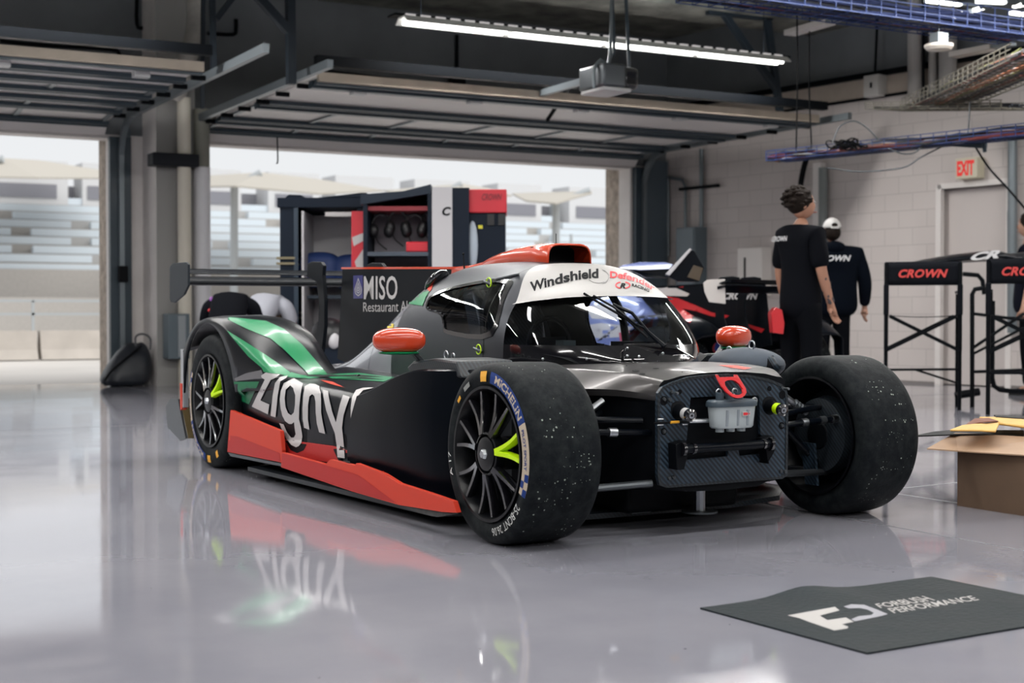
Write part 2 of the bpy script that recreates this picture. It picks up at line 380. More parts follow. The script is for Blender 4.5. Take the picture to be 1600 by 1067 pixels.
# ---------- wheels
def wheel(x, side, R, yo, w, rim, front, spin):
    """side -1 = car's right (towards the camera)"""
    t = build('tyre', BM(), M_tyre, car, loc=(x, side*yo, R)); s = side
    bm = BM()
    sh = .022
    prof = [(rim, -.012), (rim+.01, -.004), (rim+.03, .0), (R-.045, .003), (R-.028, -.001), (R-.012, -.010), (R-.004, -.024), (R-.0005, -.045), (R, -w*.3), (R+.001, -w*.5), (R, -w*.7), (R-.0005, -w+.045), (R-.004, -w+.024), (R-.012, -w+.010), (R-.03, -w+.0), (R-.05, -w), (rim+.02, -w+.002), (rim, -w+.012)]
    prof = [(r, s*h) for r, h in prof]
    lathe(bm, prof, 'Y', 96, mi=[0]*6+[1]*5+[0]*6)
    bmesh.ops.recalc_face_normals(bm, faces=bm.faces)
    me = t.data; bm.to_mesh(me); bm.free(); me.materials.append(M_tread)
    for p in me.polygons: p.use_smooth = True
    # rim barrel
    bm = BM()
    lathe(bm, [(rim+.002, s*-.012), (rim+.004, s*.004), (rim-.006, s*.004), (rim-.012, s*-.012), (rim-.022, s*-.03), (rim-.03, s*-.07), (rim-.045, s*(-w*.55)), (rim-.012, s*(-w+.03)), (rim+.003, s*(-w-.002)), (rim-.006, s*(-w-.002)), (rim-.02, s*(-w+.03)), (rim-.055, s*(-w*.55)), (rim-.045, s*-.09)], 'Y', 72)
    build('rim', bm, M_rimd, t)
    yc = s*.009
    bm = BM()
    lathe(bm, [(.0, yc+s*.0), (.045, yc), (.060, yc-s*.004), (.064, yc-s*.03), (.02, yc-s*.04), (0, yc-s*.04)], 'Y', 32)
    lathe(bm, [(.068, yc-s*.025), (.070, yc-s*.004), (.077, yc-s*.006), (.079, yc-s*.04), (.062, yc-s*.04)], 'Y', 40)
    hub = build('wheel_hub', bm, M_rimd, t)
    bm = BM(); lathe(bm, [(0, yc+s*.012), (.014, yc+s*.012), (.018, yc+s*.008), (.020, yc-s*.004), (.0, yc-s*.004)], 'Y', 6); build('hub_nut', bm, M_alu, hub if False else t)
    if front or side < 0:
        for k in range(7):
            a0 = spin+2*pi*k/7; bm = BM()
            for d in (-.21, .21):
                rows = []
                for q in range(7):
                    u = q/6; r = .072+(rim-.014-.072)*u; a = a0+d*(.22+.78*u**.8)
                    wd_ = .0135-.004*u; ca, sa = sin(a), cos(a); tx, tz = sa, -ca
                    yy = yc+s*(-.003-.006*sin(pi*u)-.010*u)
                    rows.append([Vector((r*ca+tx*wd_*e, yy+s*f, r*sa+tz*wd_*e)) for e, f in ((-1, -.012), (-.6, .004), (.6, .004), (1, -.012), (.7, -.028), (-.7, -.028))])
                V = grid(bm, rows, closeu=True); bm.faces.new(V[0][::-1]); bm.faces.new(V[-1])
            o = build('spoke', bm, M_yellow if (side < 0 and k == 0) else M_gloss, t)
            if side < 0 and k == 0: o['label'] = 'neon yellow spoke'
    # brake disc and upright inside
    bm = BM(); lathe(bm, [(.07, s*-.13), (.165, s*-.13), (.165, s*-.16), (.07, s*-.16)], 'Y', 48, closed=True); build('brake_disc', bm, M_steel, t)
    bm = BM(); box(bm, -.035, .035, min(s*-.12, s*-.17), max(s*-.12, s*-.17), -.20, .20)
    bm2 = bm; cyl(bm2, (0, s*-.07, 0), (0, s*-w*.9, 0), .06, 20); build('upright', bm, M_dark, t, bevel=.006)
    bm = BM(); lathe(bm, [(.0, s*-.17), (rim-.05, s*-.17), (rim-.05, s*-.176), (0, s*-.176)], 'Y', 48); build('brake_shroud', bm, M_dark, t)
    return t
sp = radians(80)
wFR = wheel(0, -1, RF, WF, .29, .238, True, sp)
wFL = wheel(0, 1, RF, WF, .29, .238, True, 0)
wRR = wheel(-WB, -1, RR, WR, .31, .243, False, radians(62))
wRL = wheel(-WB, 1, RR, WR, .31, .243, False, 0)
bm = BM(); prism(bm, [(.03, -.293, -.03), (.05, -.293, -.20), (-.02, -.293, -.20), (-.05, -.293, -.03)], (0, -.012, 0)); build('brake_duct', bm, M_cf, wFL)
# inside carbon duct disc on far wheel
bm = BM(); lathe(bm, [(.0, -.25), (.10, -.262), (.15, -.25), (.16, -.20)], 'Y', 36); build('brake_drum', bm, M_cfd, wFL)

def polar(side, R, yf):
    """clockwise-from-top angle (deg, seen from outside) + radius -> sidewall point in tyre coordinates"""
    return lambda a, r: Vector((r*sin(radians(a))*(1 if side < 0 else -1), side*(yf(r)+.0015), r*cos(radians(a))))
def yf(r, R=RF): return .0032 if r < R-.045 else .0032-.004*((r-(R-.045))/.017)
PF = polar(-1, RF, lambda r: yf(r, RF)); PR = polar(-1, RR, lambda r: yf(r, RR))
def band(name, m, par, P, a0, a1, r0, r1, n=40):
    bm = BM(); grid(bm, [[P(a, r) for r in lin(r0, r1, 4)] for a in lin(a0, a1, n)])
    me = bpy.data.meshes.new(name); bm.to_mesh(me); bm.free(); me.materials.append(m); o = bpy.data.objects.new(name, me); COL.objects.link(o); o.parent = par; return o
def arc_text(name, s, m, par, P, a0, a1, r0, r1, lift=.0008, bold=.0, shear=0, out=True, space=1.0):
    bm = mesh_text(s, 1, bold, shear, space=space); b = bounds(bm); cut(bm, .12, 0)
    def f(x, y):
        u = (x-b[0])/(b[1]-b[0]); v = (y-b[2])/(b[3]-b[2])
        r = r0+(r1-r0)*v if out else r1-(r1-r0)*v
        p = P(a0+(a1-a0)*u, r); p.y += -lift; return p
    return decal(name, bm, m, par, f)
def tyre_letters(par, P, R, off):
    ri, ro = R-.070, R-.029
    band('blue_band', M_blue, par, P, off+1, off+58, ri, ro)
    arc_text('maker_lettering', 'MICHELIN', M_cream, par, P, off+8, off+54, ri+.007, ro-.006, bold=.028, space=1.02)
    # small yellow figure patch
    bm = BM(); grid(bm, [[P(a, r) for r in lin(ri+.003, ro-.001, 3)] for a in lin(off-14, off-5, 6)])
    me = bpy.data.meshes.new('yellow_patch'); bm.to_mesh(me); bm.free(); me.materials.append(M_amber); o = bpy.data.objects.new('yellow_patch', me); COL.objects.link(o); o.parent = par
    band('cream_band', M_cream, par, P, off+58, off+110, ri+.002, ro)
    arc_text('model_lettering', 'PILOT SPORT', M_blue, par, P, off+62, off+91, ri+.014, ro-.012, bold=.02, lift=.0008)
    for i in range(3):
        for j in range(2):
            if (i+j) % 2 == 0:
                o = band('blue_square', M_blue, par, lambda a, r: P(a, r)+Vector((0, -.0007, 0)), off+93.5+5.5*i, off+99+5.5*i, ri+.002+(ro-ri-.002)/2*(1-j), ri+.002+(ro-ri-.002)/2*(2-j), 6)
tyre_letters(wFR, PF, RF, 6)
tyre_letters(wRR, PR, RR, 188)
M_chalk = mat('chalk_paint', (.62, .63, .62), .7)
arc_text('chalk_writing', '25-BCNT 26.06', M_chalk, wFR, PF, 125, 170, RF-.062, RF-.034, bold=-.004)
arc_text('chalk_mark', 'A 17', M_chalk, wFR, PF, -112, -93, RF-.062, RF-.042)
band('amber_mark', M_amber, wFR, PF, -50, -44, RF-.062, RF-.048, 5); band('grey_mark', mat('worn_mark', (.2, .21, .2), .7), wFR, PF, -36, -26, RF-.062, RF-.044, 5)
band('amber_mark', M_amber, wRR, PR, 150, 156, RR-.07, RR-.035, 6)

# ---------- canopy / engine cover surface
ZT = [(-.2, .625), (-.26, .675), (-.36, .765), (-.52, .885), (-.67, .985), (-.8, 1.033), (-.95, 1.049), (-1.2, 1.055), (-1.4, 1.052), (-1.6, 1.025), (-1.77, .975), (-2.13, .80), (-2.54, .625), (-2.9, .555), (-3.25, .53)]
def zt(x): return itp(ZT, x)
def zb(x): return itp([(-.2, .622), (-.8, .60), (-1.2, .57), (-1.8, .50), (-3.3, .46)], x)
def wb(x):
    if x > -.8: return .47*sqrt(max(0, 1-((x+.8)/.605)**2))+.0
    return itp([(-.8, .47), (-1.4, .465), (-1.8, .45), (-2.2, .42), (-2.6, .37), (-3.0, .31), (-3.3, .27)], x)
def nexp(x): return itp([(-.2, 2.6), (-.9, 2.9), (-1.5, 2.7), (-2.1, 2.3), (-3.2, 2.0)], x)
def csec(x, n=40):
    out = []; a, b, w, e = zb(x), zt(x), wb(x), nexp(x)
    for i in range(n+1):
        t = pi*i/n; c, s = cos(t), sin(t)
        y = -w*math.copysign(abs(c)**(2/e), c); z = a+(b-a)*abs(s)**(2/e); out.append(Vector((x, y, z)))
    return out
def warpk(s): return itp([(-.30, 0), (-.66, 1), (-.9, .6), (-1.35, 0)], s)
def csec2(s0, n=40):
    out = []; kk = warpk(s0)
    for i in range(n+1):
        t = pi*i/n; c, s = cos(t), sin(t); x = s0
        for _ in range(10):
            a, b, w, e = zb(x), zt(x), wb(x), nexp(x); z = a+(b-a)*abs(s)**(2/e)
            x = .5*x+.5*(s0-kk*.15*max(0, min(1, (z-.86)/.16))**1.5)
        out.append(Vector((x, -w*math.copysign(abs(c)**(2/e), c), z)))
    return out
XS_ws = [-.1952]+[-.8+.605*cos(t) for t in lin(.12, math.acos(.14/.605), 22)]
XW = -.66
def win_hole(bm, f): pass
# windshield glass (x > XW), flange below
bm = BM(); rows = [csec2(x, 96) for x in [-.1952]+[(-.8+.605*cos(t)) for t in lin(.15, math.acos((.8+XW)/.605), 30)]]
grid(bm, rows)
bmesh.ops.bisect_plane(bm, geom=bm.verts[:]+bm.edges[:]+bm.faces[:], plane_co=(0, 0, .693), plane_no=(0, 0, 1), clear_inner=True)
wsh = build('windshield', bm, M_glass, car, angle=60)
fl = BM(); rows2 = [csec2(x, 96) for x in [-.1952]+[(-.8+.605*cos(t)) for t in lin(.15, math.acos((.8+XW)/.605), 30)]]
grid(fl, rows2); bmesh.ops.bisect_plane(fl, geom=fl.verts[:]+fl.edges[:]+fl.faces[:], plane_co=(0, 0, .694), plane_no=(0, 0, 1), clear_outer=True)
flange = build('windshield_flange', fl, M_gloss, car, angle=60)
# cabin shell with side window openings
WINP = [(672, 463), (700, 450), (760, 437), (790, 436), (799, 448), (798, 505), (790, 519), (770, 525), (700, 522), (693, 508), (688, 492), (668, 484), (666, 474)]
bm = BM(); xs = lin(XW, -1.72, 74); rows = [csec2(x, 96) for x in xs]; grid(bm, rows)
cab_full = build('cabin_probe', bm, M_matte, car, angle=60)
bpy.context.view_layer.update()
bvc = bvh_of(cab_full)
onc = on_body(bvc, .0)
wpts = [onc(*p) for p in WINP]; wpts = [p for p in wpts if p]
wxz = [(p.x, p.z) for p in wpts]
wp2 = [Vector((x, 0, z)) for x, z in wxz]; wp2.append(wp2[0]); wsm = [(p.x, p.z) for p in bez(wp2, 4)[:-1]]
def inside(x, z, L):
    c = False; j = len(L)-1
    for i in range(len(L)):
        if (L[i][1] > z) != (L[j][1] > z) and x < (L[j][0]-L[i][0])*(z-L[i][1])/(L[j][1]-L[i][1])+L[i][0]: c = not c
        j = i
    return c
def surf_y(x, z):
    a, b, w, e = zb(x), zt(x), wb(x), nexp(x); q = max(0, min(1, (z-a)/(b-a)))
    return w*(1-q**e)**(1/e)
bpy.data.objects.remove(cab_full)
def shrink(L, k):
    cx = sum(p[0] for p in L)/len(L); cz = sum(p[1] for p in L)/len(L); return [(cx+(x-cx)*(1-k/abs(.3)), cz+(z-cz)*(1-k/.13)) for x, z in L]
win_in = shrink(wsm, .012)
WL = [(-1.37, .662), (-1.41, .78), (-1.34, .89), (-1.1, .925), (-.88, .935), (-.77, .90), (-.745, .76), (-.79, .665), (-1.0, .645), (-1.2, .645)]
wl = [Vector((x, 0, z)) for x, z in WL]; wl.append(wl[0]); wsmL = [(p.x, p.z) for p in bez(wl, 4)[:-1]]; win_inL = shrink(wsmL, .012)
bm = BM(); grid(bm, rows)
dl = [f for f in bm.faces if inside(f.calc_center_median().x, f.calc_center_median().z, win_in if f.calc_center_median().y < 0 else win_inL) and abs(f.calc_center_median().y) > .15]
bmesh.ops.delete(bm, geom=dl, context='FACES')
cabin = build('cabin_shell', bm, M_matte, car, angle=60)
for s in (-1, 1):
    wsm_ = wsm if s < 0 else wsmL
    pl = poly_bm([[wsm_]]); cut(pl, .03, .03)
    for v in pl.verts: v.co = Vector((v.co.x, s*(surf_y(v.co.x, v.co.y)-.004), v.co.y))
    build('side_window', pl, M_side, car)
    # black rim band around it
    rb = poly_bm([[wsm_, [tuple(p) for p in shrink(wsm_, .018)]]]); cut(rb, .03, .03)
    for v in rb.verts: v.co = Vector((v.co.x, s*(surf_y(v.co.x, v.co.y)+.003), v.co.y))
    build('window_seal', rb, M_gloss, car)
# engine cover
bm = BM(); xs = lin(-1.72, -3.25, 44); rows = [csec(x, 44) for x in xs]; grid(bm, rows)
ecov = build('engine_cover', bm, M_grey, car, angle=60)
# seams
def seam(x, i0, i1, name='panel_seam', dx=.004):
    bm = BM(); A = [p for p in csec(x, 60)][i0:i1]; B = [p for p in csec(x-dx, 60)][i0:i1]
    grid(bm, [[p+Vector((0, math.copysign(.0016, p.y), .0012)) for p in A], [p+Vector((0, math.copysign(.0016, p.y), .0012)) for p in B]])
    build(name, bm, M_ink, car)
seam(-.80, 0, 61); seam(-1.72, 0, 61, dx=.005); seam(-2.02, 0, 20)
# ---------- nose deck (tub)
def hw(x): return itp([(.2, .286), (.05, .368), (-.24, .452), (-.6, .50), (-1.2, .52)], x)
def hr(x): return itp([(.2, .572), (.05, .598), (-.24, .607), (-.6, .592), (-1.2, .56)], x)
def hc(x): return itp([(.2, .603), (.0, .622), (-.2, .628), (-1.2, .60)], x)
bm = BM(); rows = []
for x in lin(.2, -1.15, 34):
    w, r, c = hw(x), hr(x), hc(x); k = min(1, max(0, (.2-x)/.3)); S = []
    h = [(0, c), (w*.35, c-.002), (w*.7, c-(c-r)*.35), (w*.9, r+(c-r)*.25), (w*.97, r+.006), (w, r), (w+.012, r-.012), (w+.01+.055*k, r-.030-.012*k), (w+.012+.08*k, r-.048-.015*k), (w+.006+.066*k, r-.07-.02*k), (w+.0, r-.085-.02*k), (w-.01, .40), (w-.02, .26), (w-.05, .19), (w-.12, .165), (0, .16)]
    S = [Vector((x, -y, z)) for y, z in h]+[Vector((x, y, z)) for y, z in h[-2:0:-1]]
    rows.append(S)
VV = grid(bm, rows, closeu=True); bm.faces.new(VV[0])
for f in bm.faces:
    c = f.calc_center_median()
    if c.z < .515 or c.x > .1999: f.material_index = 1
tub = build('monocoque', bm, mat('nose_deck_black', (.105, .10, .10), .32, metal=.75, coat=.2), car, angle=32); tub.data.materials.append(M_dark)
# bulkhead plate traced at its own plane
XP = .215
P4 = lambda x, y: cX(930+x/3.953, 560+y/3.953, XP)
out = [(1027, 632), (1028, 614), (1034, 605), (1048, 598), (1075, 589), (1105, 585.5), (1140, 584), (1172, 586), (1200, 591.5), (1221, 600), (1229, 609), (1231, 625), (1230, 742), (1222, 748), (1130, 755), (1042, 762), (1030, 758), (1027, 744)]
outer = [cX(x, y, XP) for x, y in out]
hole = [P4(*p) for p in [(590, 243), (700, 236), (1005, 228), (1014, 245), (1020, 470), (1062, 500), (1058, 585), (895, 603), (884, 560), (822, 560), (818, 604), (570, 628), (540, 540), (566, 500)]]
bm = BM(); prism_h(bm, outer, [hole], (-.014, 0, 0)); plate = build('bulkhead_plate', bm, M_cf, car, smooth=False, bevel=.0015)
bm = BM(); box(bm, .10, .199, -.285, .285, .20, .55); build('pedal_box', bm, M_dark, car)
# raised rim flange on plate, bolts, bosses
rim_in = [cX(1128.5+(x-1128.5)*.965, 672+(y-672)*.955, XP) for x, y in out]
bm = BM(); prism_h(bm, [p+Vector((.003, 0, 0)) for p in outer], [[p+Vector((.003, 0, 0)) for p in rim_in]], (-.004, 0, 0)); build('plate_flange', bm, M_cfd, car, smooth=False)
for p in [(1045, 747), (1052, 746), (1226, 737), (1219, 736), (1049, 613), (1222, 607), (1037, 674), (1221, 665), (1037, 624), (1046, 625)]:
    c = cX(*p, XP); bm = BM(); lathe(bm, [(.0, .008), (.006, .008), (.008, .003), (.008, 0), (0, 0)], 'X', 12, c=c); build('bolt', bm, M_steel, plate)
for p, r in [((1037, 626), .017), ((1062, 612), .009), ((1222, 617), .016), ((1202, 607), .010), ((1037, 674), .013), ((1221, 665), .014)]:
    c = cX(*p, XP); bm = BM(); lathe(bm, [(.0, .0015), (r, .0015), (r, .0), (0, 0)], 'X', 20, c=c); build('mounting_hole', bm, M_ink, plate)
for p in [(1050, 613.5), (1223, 607)]:
    c = cX(*p, XP); bm = BM(); cyl(bm, c, c+Vector((.035, 0, 0)), .005, 10); build('locating_pin', bm, M_alu, car)
# towing eye
T3 = lambda x, y: cX(1100+x/9.7, 570+y/9.7, XP+.02+.11*(y-150)/350)
to = [T3(*p) for p in [(190, 150), (215, 150), (245, 190), (480, 182), (470, 150), (510, 150), (560, 230), (640, 360), (650, 420), (620, 470), (570, 500), (500, 505), (430, 485), (350, 420), (280, 330), (230, 240)]]
th = [T3(*p) for p in [(320, 260), (350, 238), (410, 228), (480, 245), (545, 300), (595, 370), (602, 430), (570, 455), (510, 460), (440, 440), (370, 375), (325, 310)]]
bm = BM(); prism_h(bm, to, [th], (-.012, 0, 0)); build('towing_eye', bm, mat('tow_red', (.40, .006, .010), .45, spec=.2), car, smooth=False, bevel=.002)['label'] = 'red towing eye'
# brake fluid reservoir
c0 = cX(1143, 640, XP+.06); hwid = (cX(1178, 640, XP+.06)-cX(1109, 640, XP+.06)).length/2
zt_ = cX(1143, 634, XP+.06).z; zb_ = cX(1143, 668, XP+.06).z; ztt = cX(1143, 624, XP+.06).z
def stad(w, d, n=10):
    L = []
    for i in range(4*n):
        a = 2*pi*i/(4*n); L.append((d*math.copysign(abs(sin(a))**.7, sin(a)), w*math.copysign(abs(cos(a))**.5, cos(a))))
    return L
def stack(bm, c, prof, w, d):
    rows = [[Vector((c.x+a*k, c.y+b*k, z)) for a, b in stad(w, d)] for z, k in prof]
    V = grid(bm, rows, closeu=True); bm.faces.new(V[0][::-1]); bm.faces.new(V[-1])
bm = BM(); stack(bm, c0, [(zb_, .85), (zb_+.006, .92), (zb_+.03, .95), (zt_-.004, 1.0), (zt_, 1.0)], hwid*.95, .04)
for dy in (-.055, -.005, .045):
    cyl(bm, c0+Vector((.0, dy, zb_-c0.z)), c0+Vector((0, dy, zb_-c0.z-.014)), .016, 14)
res = build('fluid_reservoir', bm, mat('milky_plastic', (.34, .38, .40), .35, coat=.3), car); res['label'] = 'milky plastic fluid reservoir'
bm = BM(); stack(bm, c0, [(zt_-.001, 1.05), (zt_+.006, 1.07), (ztt-.006, 1.04), (ztt, .95)], hwid*.97, .041)
for dy in (-.055, -.01, .035): cyl(bm, c0+Vector((0, dy, ztt-c0.z-.002)), c0+Vector((0, dy, ztt-c0.z+.026)), .015, 14)
build('reservoir_cap', bm, mat('grey_blue_plastic', (.045, .065, .085), .4), res)
for dy in (-.05, .0, .045):
    bm = BM(); cyl(bm, c0+Vector((.035, dy, zb_-c0.z+.01)), c0+Vector((.039, dy, zt_-c0.z-.012)), .006, 8); build('moulded_rib', bm, mat('shaded_plastic', (.22, .25, .28), .4), res)
Rm = lambda u, v: Vector((c0.x+.0425, c0.y+u, v))
y1 = c0.y+.018; y2 = y1+.036; za = zt_-.020; zc_ = zt_-.036
bm = BM(); box(bm, c0.x+.040, c0.x+.0425, y1, y2, zc_, za); build('sticker', bm, M_white, res)
bm = BM(); box(bm, c0.x+.0425, c0.x+.0432, y1+.003, y1+.021, zc_+.003, za-.003); box(bm, c0.x+.0425, c0.x+.0432, y1+.022, y2-.003, zc_+.005, za-.005); build('red_print', bm, M_redink, res)
def ring3(bm, c, r, t, axis='X', n=20): 
    c = Vector(c); pts = [c+(Vector((0, r*cos(a), r*sin(a))) if axis == 'X' else Vector((r*cos(a), 0, r*sin(a)))) for a in lin(0, 2*pi, n+1)[:-1]]; tube(bm, pts, t, 8, closed=True)
for p in [(1123, 613), (1148, 612), (1179, 626)]:
    bm = BM(); ring3(bm, cX(*p, XP+.03), .011, .0035); build('clamp_ring', bm, M_alu, car)
# cross tube with clamps
a = cX(1066, 703, XP+.05); b = cX(1203, 692, XP+.05); a.z = b.z = (a.z+b.z)/2
bm = BM(); cyl(bm, a, b, .0165, 20); bar_ = build('cross_tube', bm, M_black, car)
for t in (.0, .12, .92, 1.0):
    p = a.lerp(b, t); bm = BM(); cyl(bm, p-Vector((0, .006, 0)), p+Vector((0, .006, 0)), .026 if t in (0, 1) else .020, 20); build('tube_collar', bm, M_gloss, bar_)
for p, s in ((a, 1), (b, -1)):
    bm = BM(); prism(bm, [p+Vector((0, -.028, .02)), p+Vector((0, .02, .03)), p+Vector((0, .025, -.03)), p+Vector((0, s*.01, -.075)), p+Vector((0, -s*.012-.012, -.075))], (-.05, 0, 0)); build('tube_bracket', bm, M_dark, bar_, bevel=.003)
# gas struts / jack nozzles
for p, m, nm in (((1070, 646), mat('pale_grey_plastic', (.42, .42, .42), .5), 'front_pin_cap'), ((1213, 638), M_yellow, 'front_pin_cap')):
    c = cX(*p, XP+.05); d = Vector((1, -.12, -.10)).normalized(); q = d.to_track_quat('X', 'Z').to_matrix().to_4x4(); T = Matrix.Translation(c) @ q
    bm = BM(); lathe(bm, [(.038, -.065), (.038, -.05), (.028, -.045), (.022, -.02), (.022, .0)], 'X', 20); bm.transform(T); o = build('locating_spigot', bm, M_dark, car)
    bm = BM(); lathe(bm, [(.0, -.0), (.0215, .0), (.0215, .030), (.0, .030)], 'X', 20); bm.transform(T); build('colour_sleeve', bm, m, o)
    bm = BM(); lathe(bm, [(.023, .030), (.023, .044), (.015, .048), (.006, .046), (0, .046)], 'X', 20); bm.transform(T); build('spigot_tip', bm, M_gloss, o)
    bm = BM(); lathe(bm, [(.005, .047), (.011, .048), (.011, .051), (.005, .051)], 'X', 14, closed=True); bm.transform(T); build('chrome_ring', bm, M_alu, o)
# hydraulic line and suspension
def rod(name, a, b, r, m, par=car, n=10):
    bm = BM(); cyl(bm, a, b, r, n); return build(name, bm, m, par)
l0 = cX(1108, 657, XP+.035); l1 = cX(1027, 660, XP+.0); l2 = cX(955, 663, .05)
ln = rod('hydraulic_line', cX(1075, 659, XP+.03), cX(1022, 661, XP), .004, M_ink)
rod('line_fitting', cX(1106, 657, XP+.035), cX(1076, 658, XP+.03), .009, M_alu, ln)
rod('line_marker', cX(1061, 659, XP+.03), cX(1048, 660, XP+.024), .0052, M_amber, ln)
for u in ((1027, 1036, 655), (1027, 1036, 664), (1066, 1074, 655), (1066, 1074, 663)): rod('line_clip', cX(u[0], u[2], XP+.02), cX(u[1], u[2]-.3, XP+.02), .003, M_alu, ln)
for s in (-1, 1):
    rod('upper_wishbone', (.14, s*.33, .43), (.0, s*.68, .44), .012, M_black); rod('upper_wishbone', (-.30, s*.40, .43), (.0, s*.68, .44), .012, M_black)
    rod('lower_wishbone', (.16, s*.30, .20), (.0, s*.70, .17), .014, M_steel); rod('lower_wishbone', (-.34, s*.38, .20), (.0, s*.70, .17), .014, M_black)
    tr = rod('steering_arm', (.15, s*.30, .385), (.10, s*.70, .40), .012, M_black)
    a_, b_ = Vector((.15, s*.30, .385)), Vector((.10, s*.70, .40))
    for t, m in ((.35, M_alu), (.62, M_steel), (.8, M_alu)):
        bm = BM(); cyl(bm, a_.lerp(b_, t), a_.lerp(b_, t+.08), .017, 12); build('track_rod_joint', bm, m, tr)
    rod('pushrod', (-.05, s*.34, .50), (.0, s*.66, .20), .014, M_black)
    # quick-jack strut
    d0 = Vector((.03, s*.56, .42)); d1 = Vector((.03, s*.43, .50))
    dm = rod('damper', d0, d1, .013, M_alu); bm = BM()
    for k in range(4): cyl(bm, d0.lerp(d1, .1+k*.12), d0.lerp(d1, .14+k*.12), .02, 12)
    build('damper_rings', bm, M_steel, dm)
# floor, splitter, jack stands under the nose
fo = [(-.13, -.36), (-.12, .30), (-.20, .62), (-.45, .86), (-2.4, .92), (-2.5, .60), (-3.6, .58), (-3.6, -.58), (-2.5, -.60), (-2.4, -.92), (-.5, -.86), (-.40, -.62), (-.15, -.55)]
bm = BM(); prism(bm, [(x, y, .036) for x, y in fo], (0, 0, .02)); build('floor_panel', bm, M_cfd, car, smooth=False)
bm = BM(); box(bm, -.75, -.04, -.27, .27, .057, .17); build('keel', bm, M_dark, car, bevel=.02)
rod('jacking_point', (.03, .02, .06), (.03, .02, .165), .022, M_alu)
bm = BM(); cyl(bm, (.03, .02, .055), (.03, .02, .062), .07, 24); build('jack_foot', bm, M_steel, car)
bm = BM(); box(bm, -.13, -.05, -.24, -.15, .057, .085); build('floor_stay', bm, M_steel, car, bevel=.004)
# ---------- front side panel
def sy(x): return itp([(-1.25, .895), (-1.0, .893), (-.75, .880), (-.55, .855), (-.45, .82), (-.38, .74), (-.36, .60)], x)
def spt(x): return itp([(-1.2, .462), (-1.10, .478), (-.58, .598), (-.36, .60)], x)
def spb(x): return itp([(-1.2, .17), (-.9, .15), (-.36, .09)], x)
xs = lin(-1.14, -.56, 14)+lin(-.53, -.37, 12)
for s in (-1, 1):
    bm = BM(); rows = []
    for x in xs:
        y, a, b = sy(x), spb(x), spt(x); lean = .05*max(0, 1-abs(x+.8)/.5)
        r = [Vector((x-.10*(1-v)*max(0, min(1, (-x-.9)/.25))+.0, s*(y+.018*sin(pi*v)), a+(b-a)*v)) for v in lin(0, 1, 10)]
        r += [Vector((x, s*(y-.012), b+.006)), Vector((x, s*(y-.04), b+.008)), Vector((x, s*(y-.40 if y > .82 else .44), b+.004))]
        rows.append(r)
    grid(bm, rows); sp_ = build('side_panel', bm, M_black, car, angle=28)
# carbon bracket behind front wheel
for s in (-1, 1):
    bm = BM(); pts = [(-.86, .600), (-.80, .628), (-.60, .645), (-.42, .640), (-.38, .575), (-.80, .565)]
    prism(bm, [(x, s*.80, z) for x, z in pts], (0, -s*.25, .0)); br_ = build('carbon_brake_duct', bm, M_cfd, car, smooth=False, bevel=.01)
    bm = BM(); ring3(bm, (-.66, s*.72, .655), .016, .003, 'Y'); ring3(bm, (-.60, s*.72, .650), .013, .003, 'Y'); build('duct_clip', bm, M_alu, br_)
bm = BM(); ellip(bm, (-.42, .62, .60), (.19, .15, .075), 24, 12); o = build('fender_duct', bm, mat('dusty_blue_grey', (.055, .068, .088), .6, spec=.2, noise=.15), car); o['label'] = 'dusty grey-blue duct shell'
bm = BM(); ring3(bm, (-.36, .60, .685), .018, .0035, 'Y'); build('duct_clip', bm, M_alu, o)
# ---------- sidepods
def py_(x): return itp([(-2.6, .885), (-2.3, .90), (-1.8, .905), (-1.2, .897), (-1.0, .885)], x)
def pz(x): return itp([(-2.62, .470), (-2.4, .492), (-2.1, .500), (-1.6, .492), (-1.15, .475)], x)
pods = []
for s in (-1, 1):
    bm = BM(); rows = []
    for x in lin(-2.66, -1.06, 44):
        y, z = py_(x), pz(x)
        sec = [(y-.035, .10), (y-.02, .20), (y-.006, .32), (y, .40), (y-.004, z-.055), (y-.012, z-.028), (y-.030, z-.008), (y-.06, z+.002), (y-.12, z+.012), (y-.22, z+.022), (.55, z+.030), (.46, z+.040), (.36, z+.055)]
        rows.append([Vector((x, s*a, b)) for a, b in sec])
    grid(bm, rows); pods.append(build('sidepod', bm, M_black, car, angle=50))
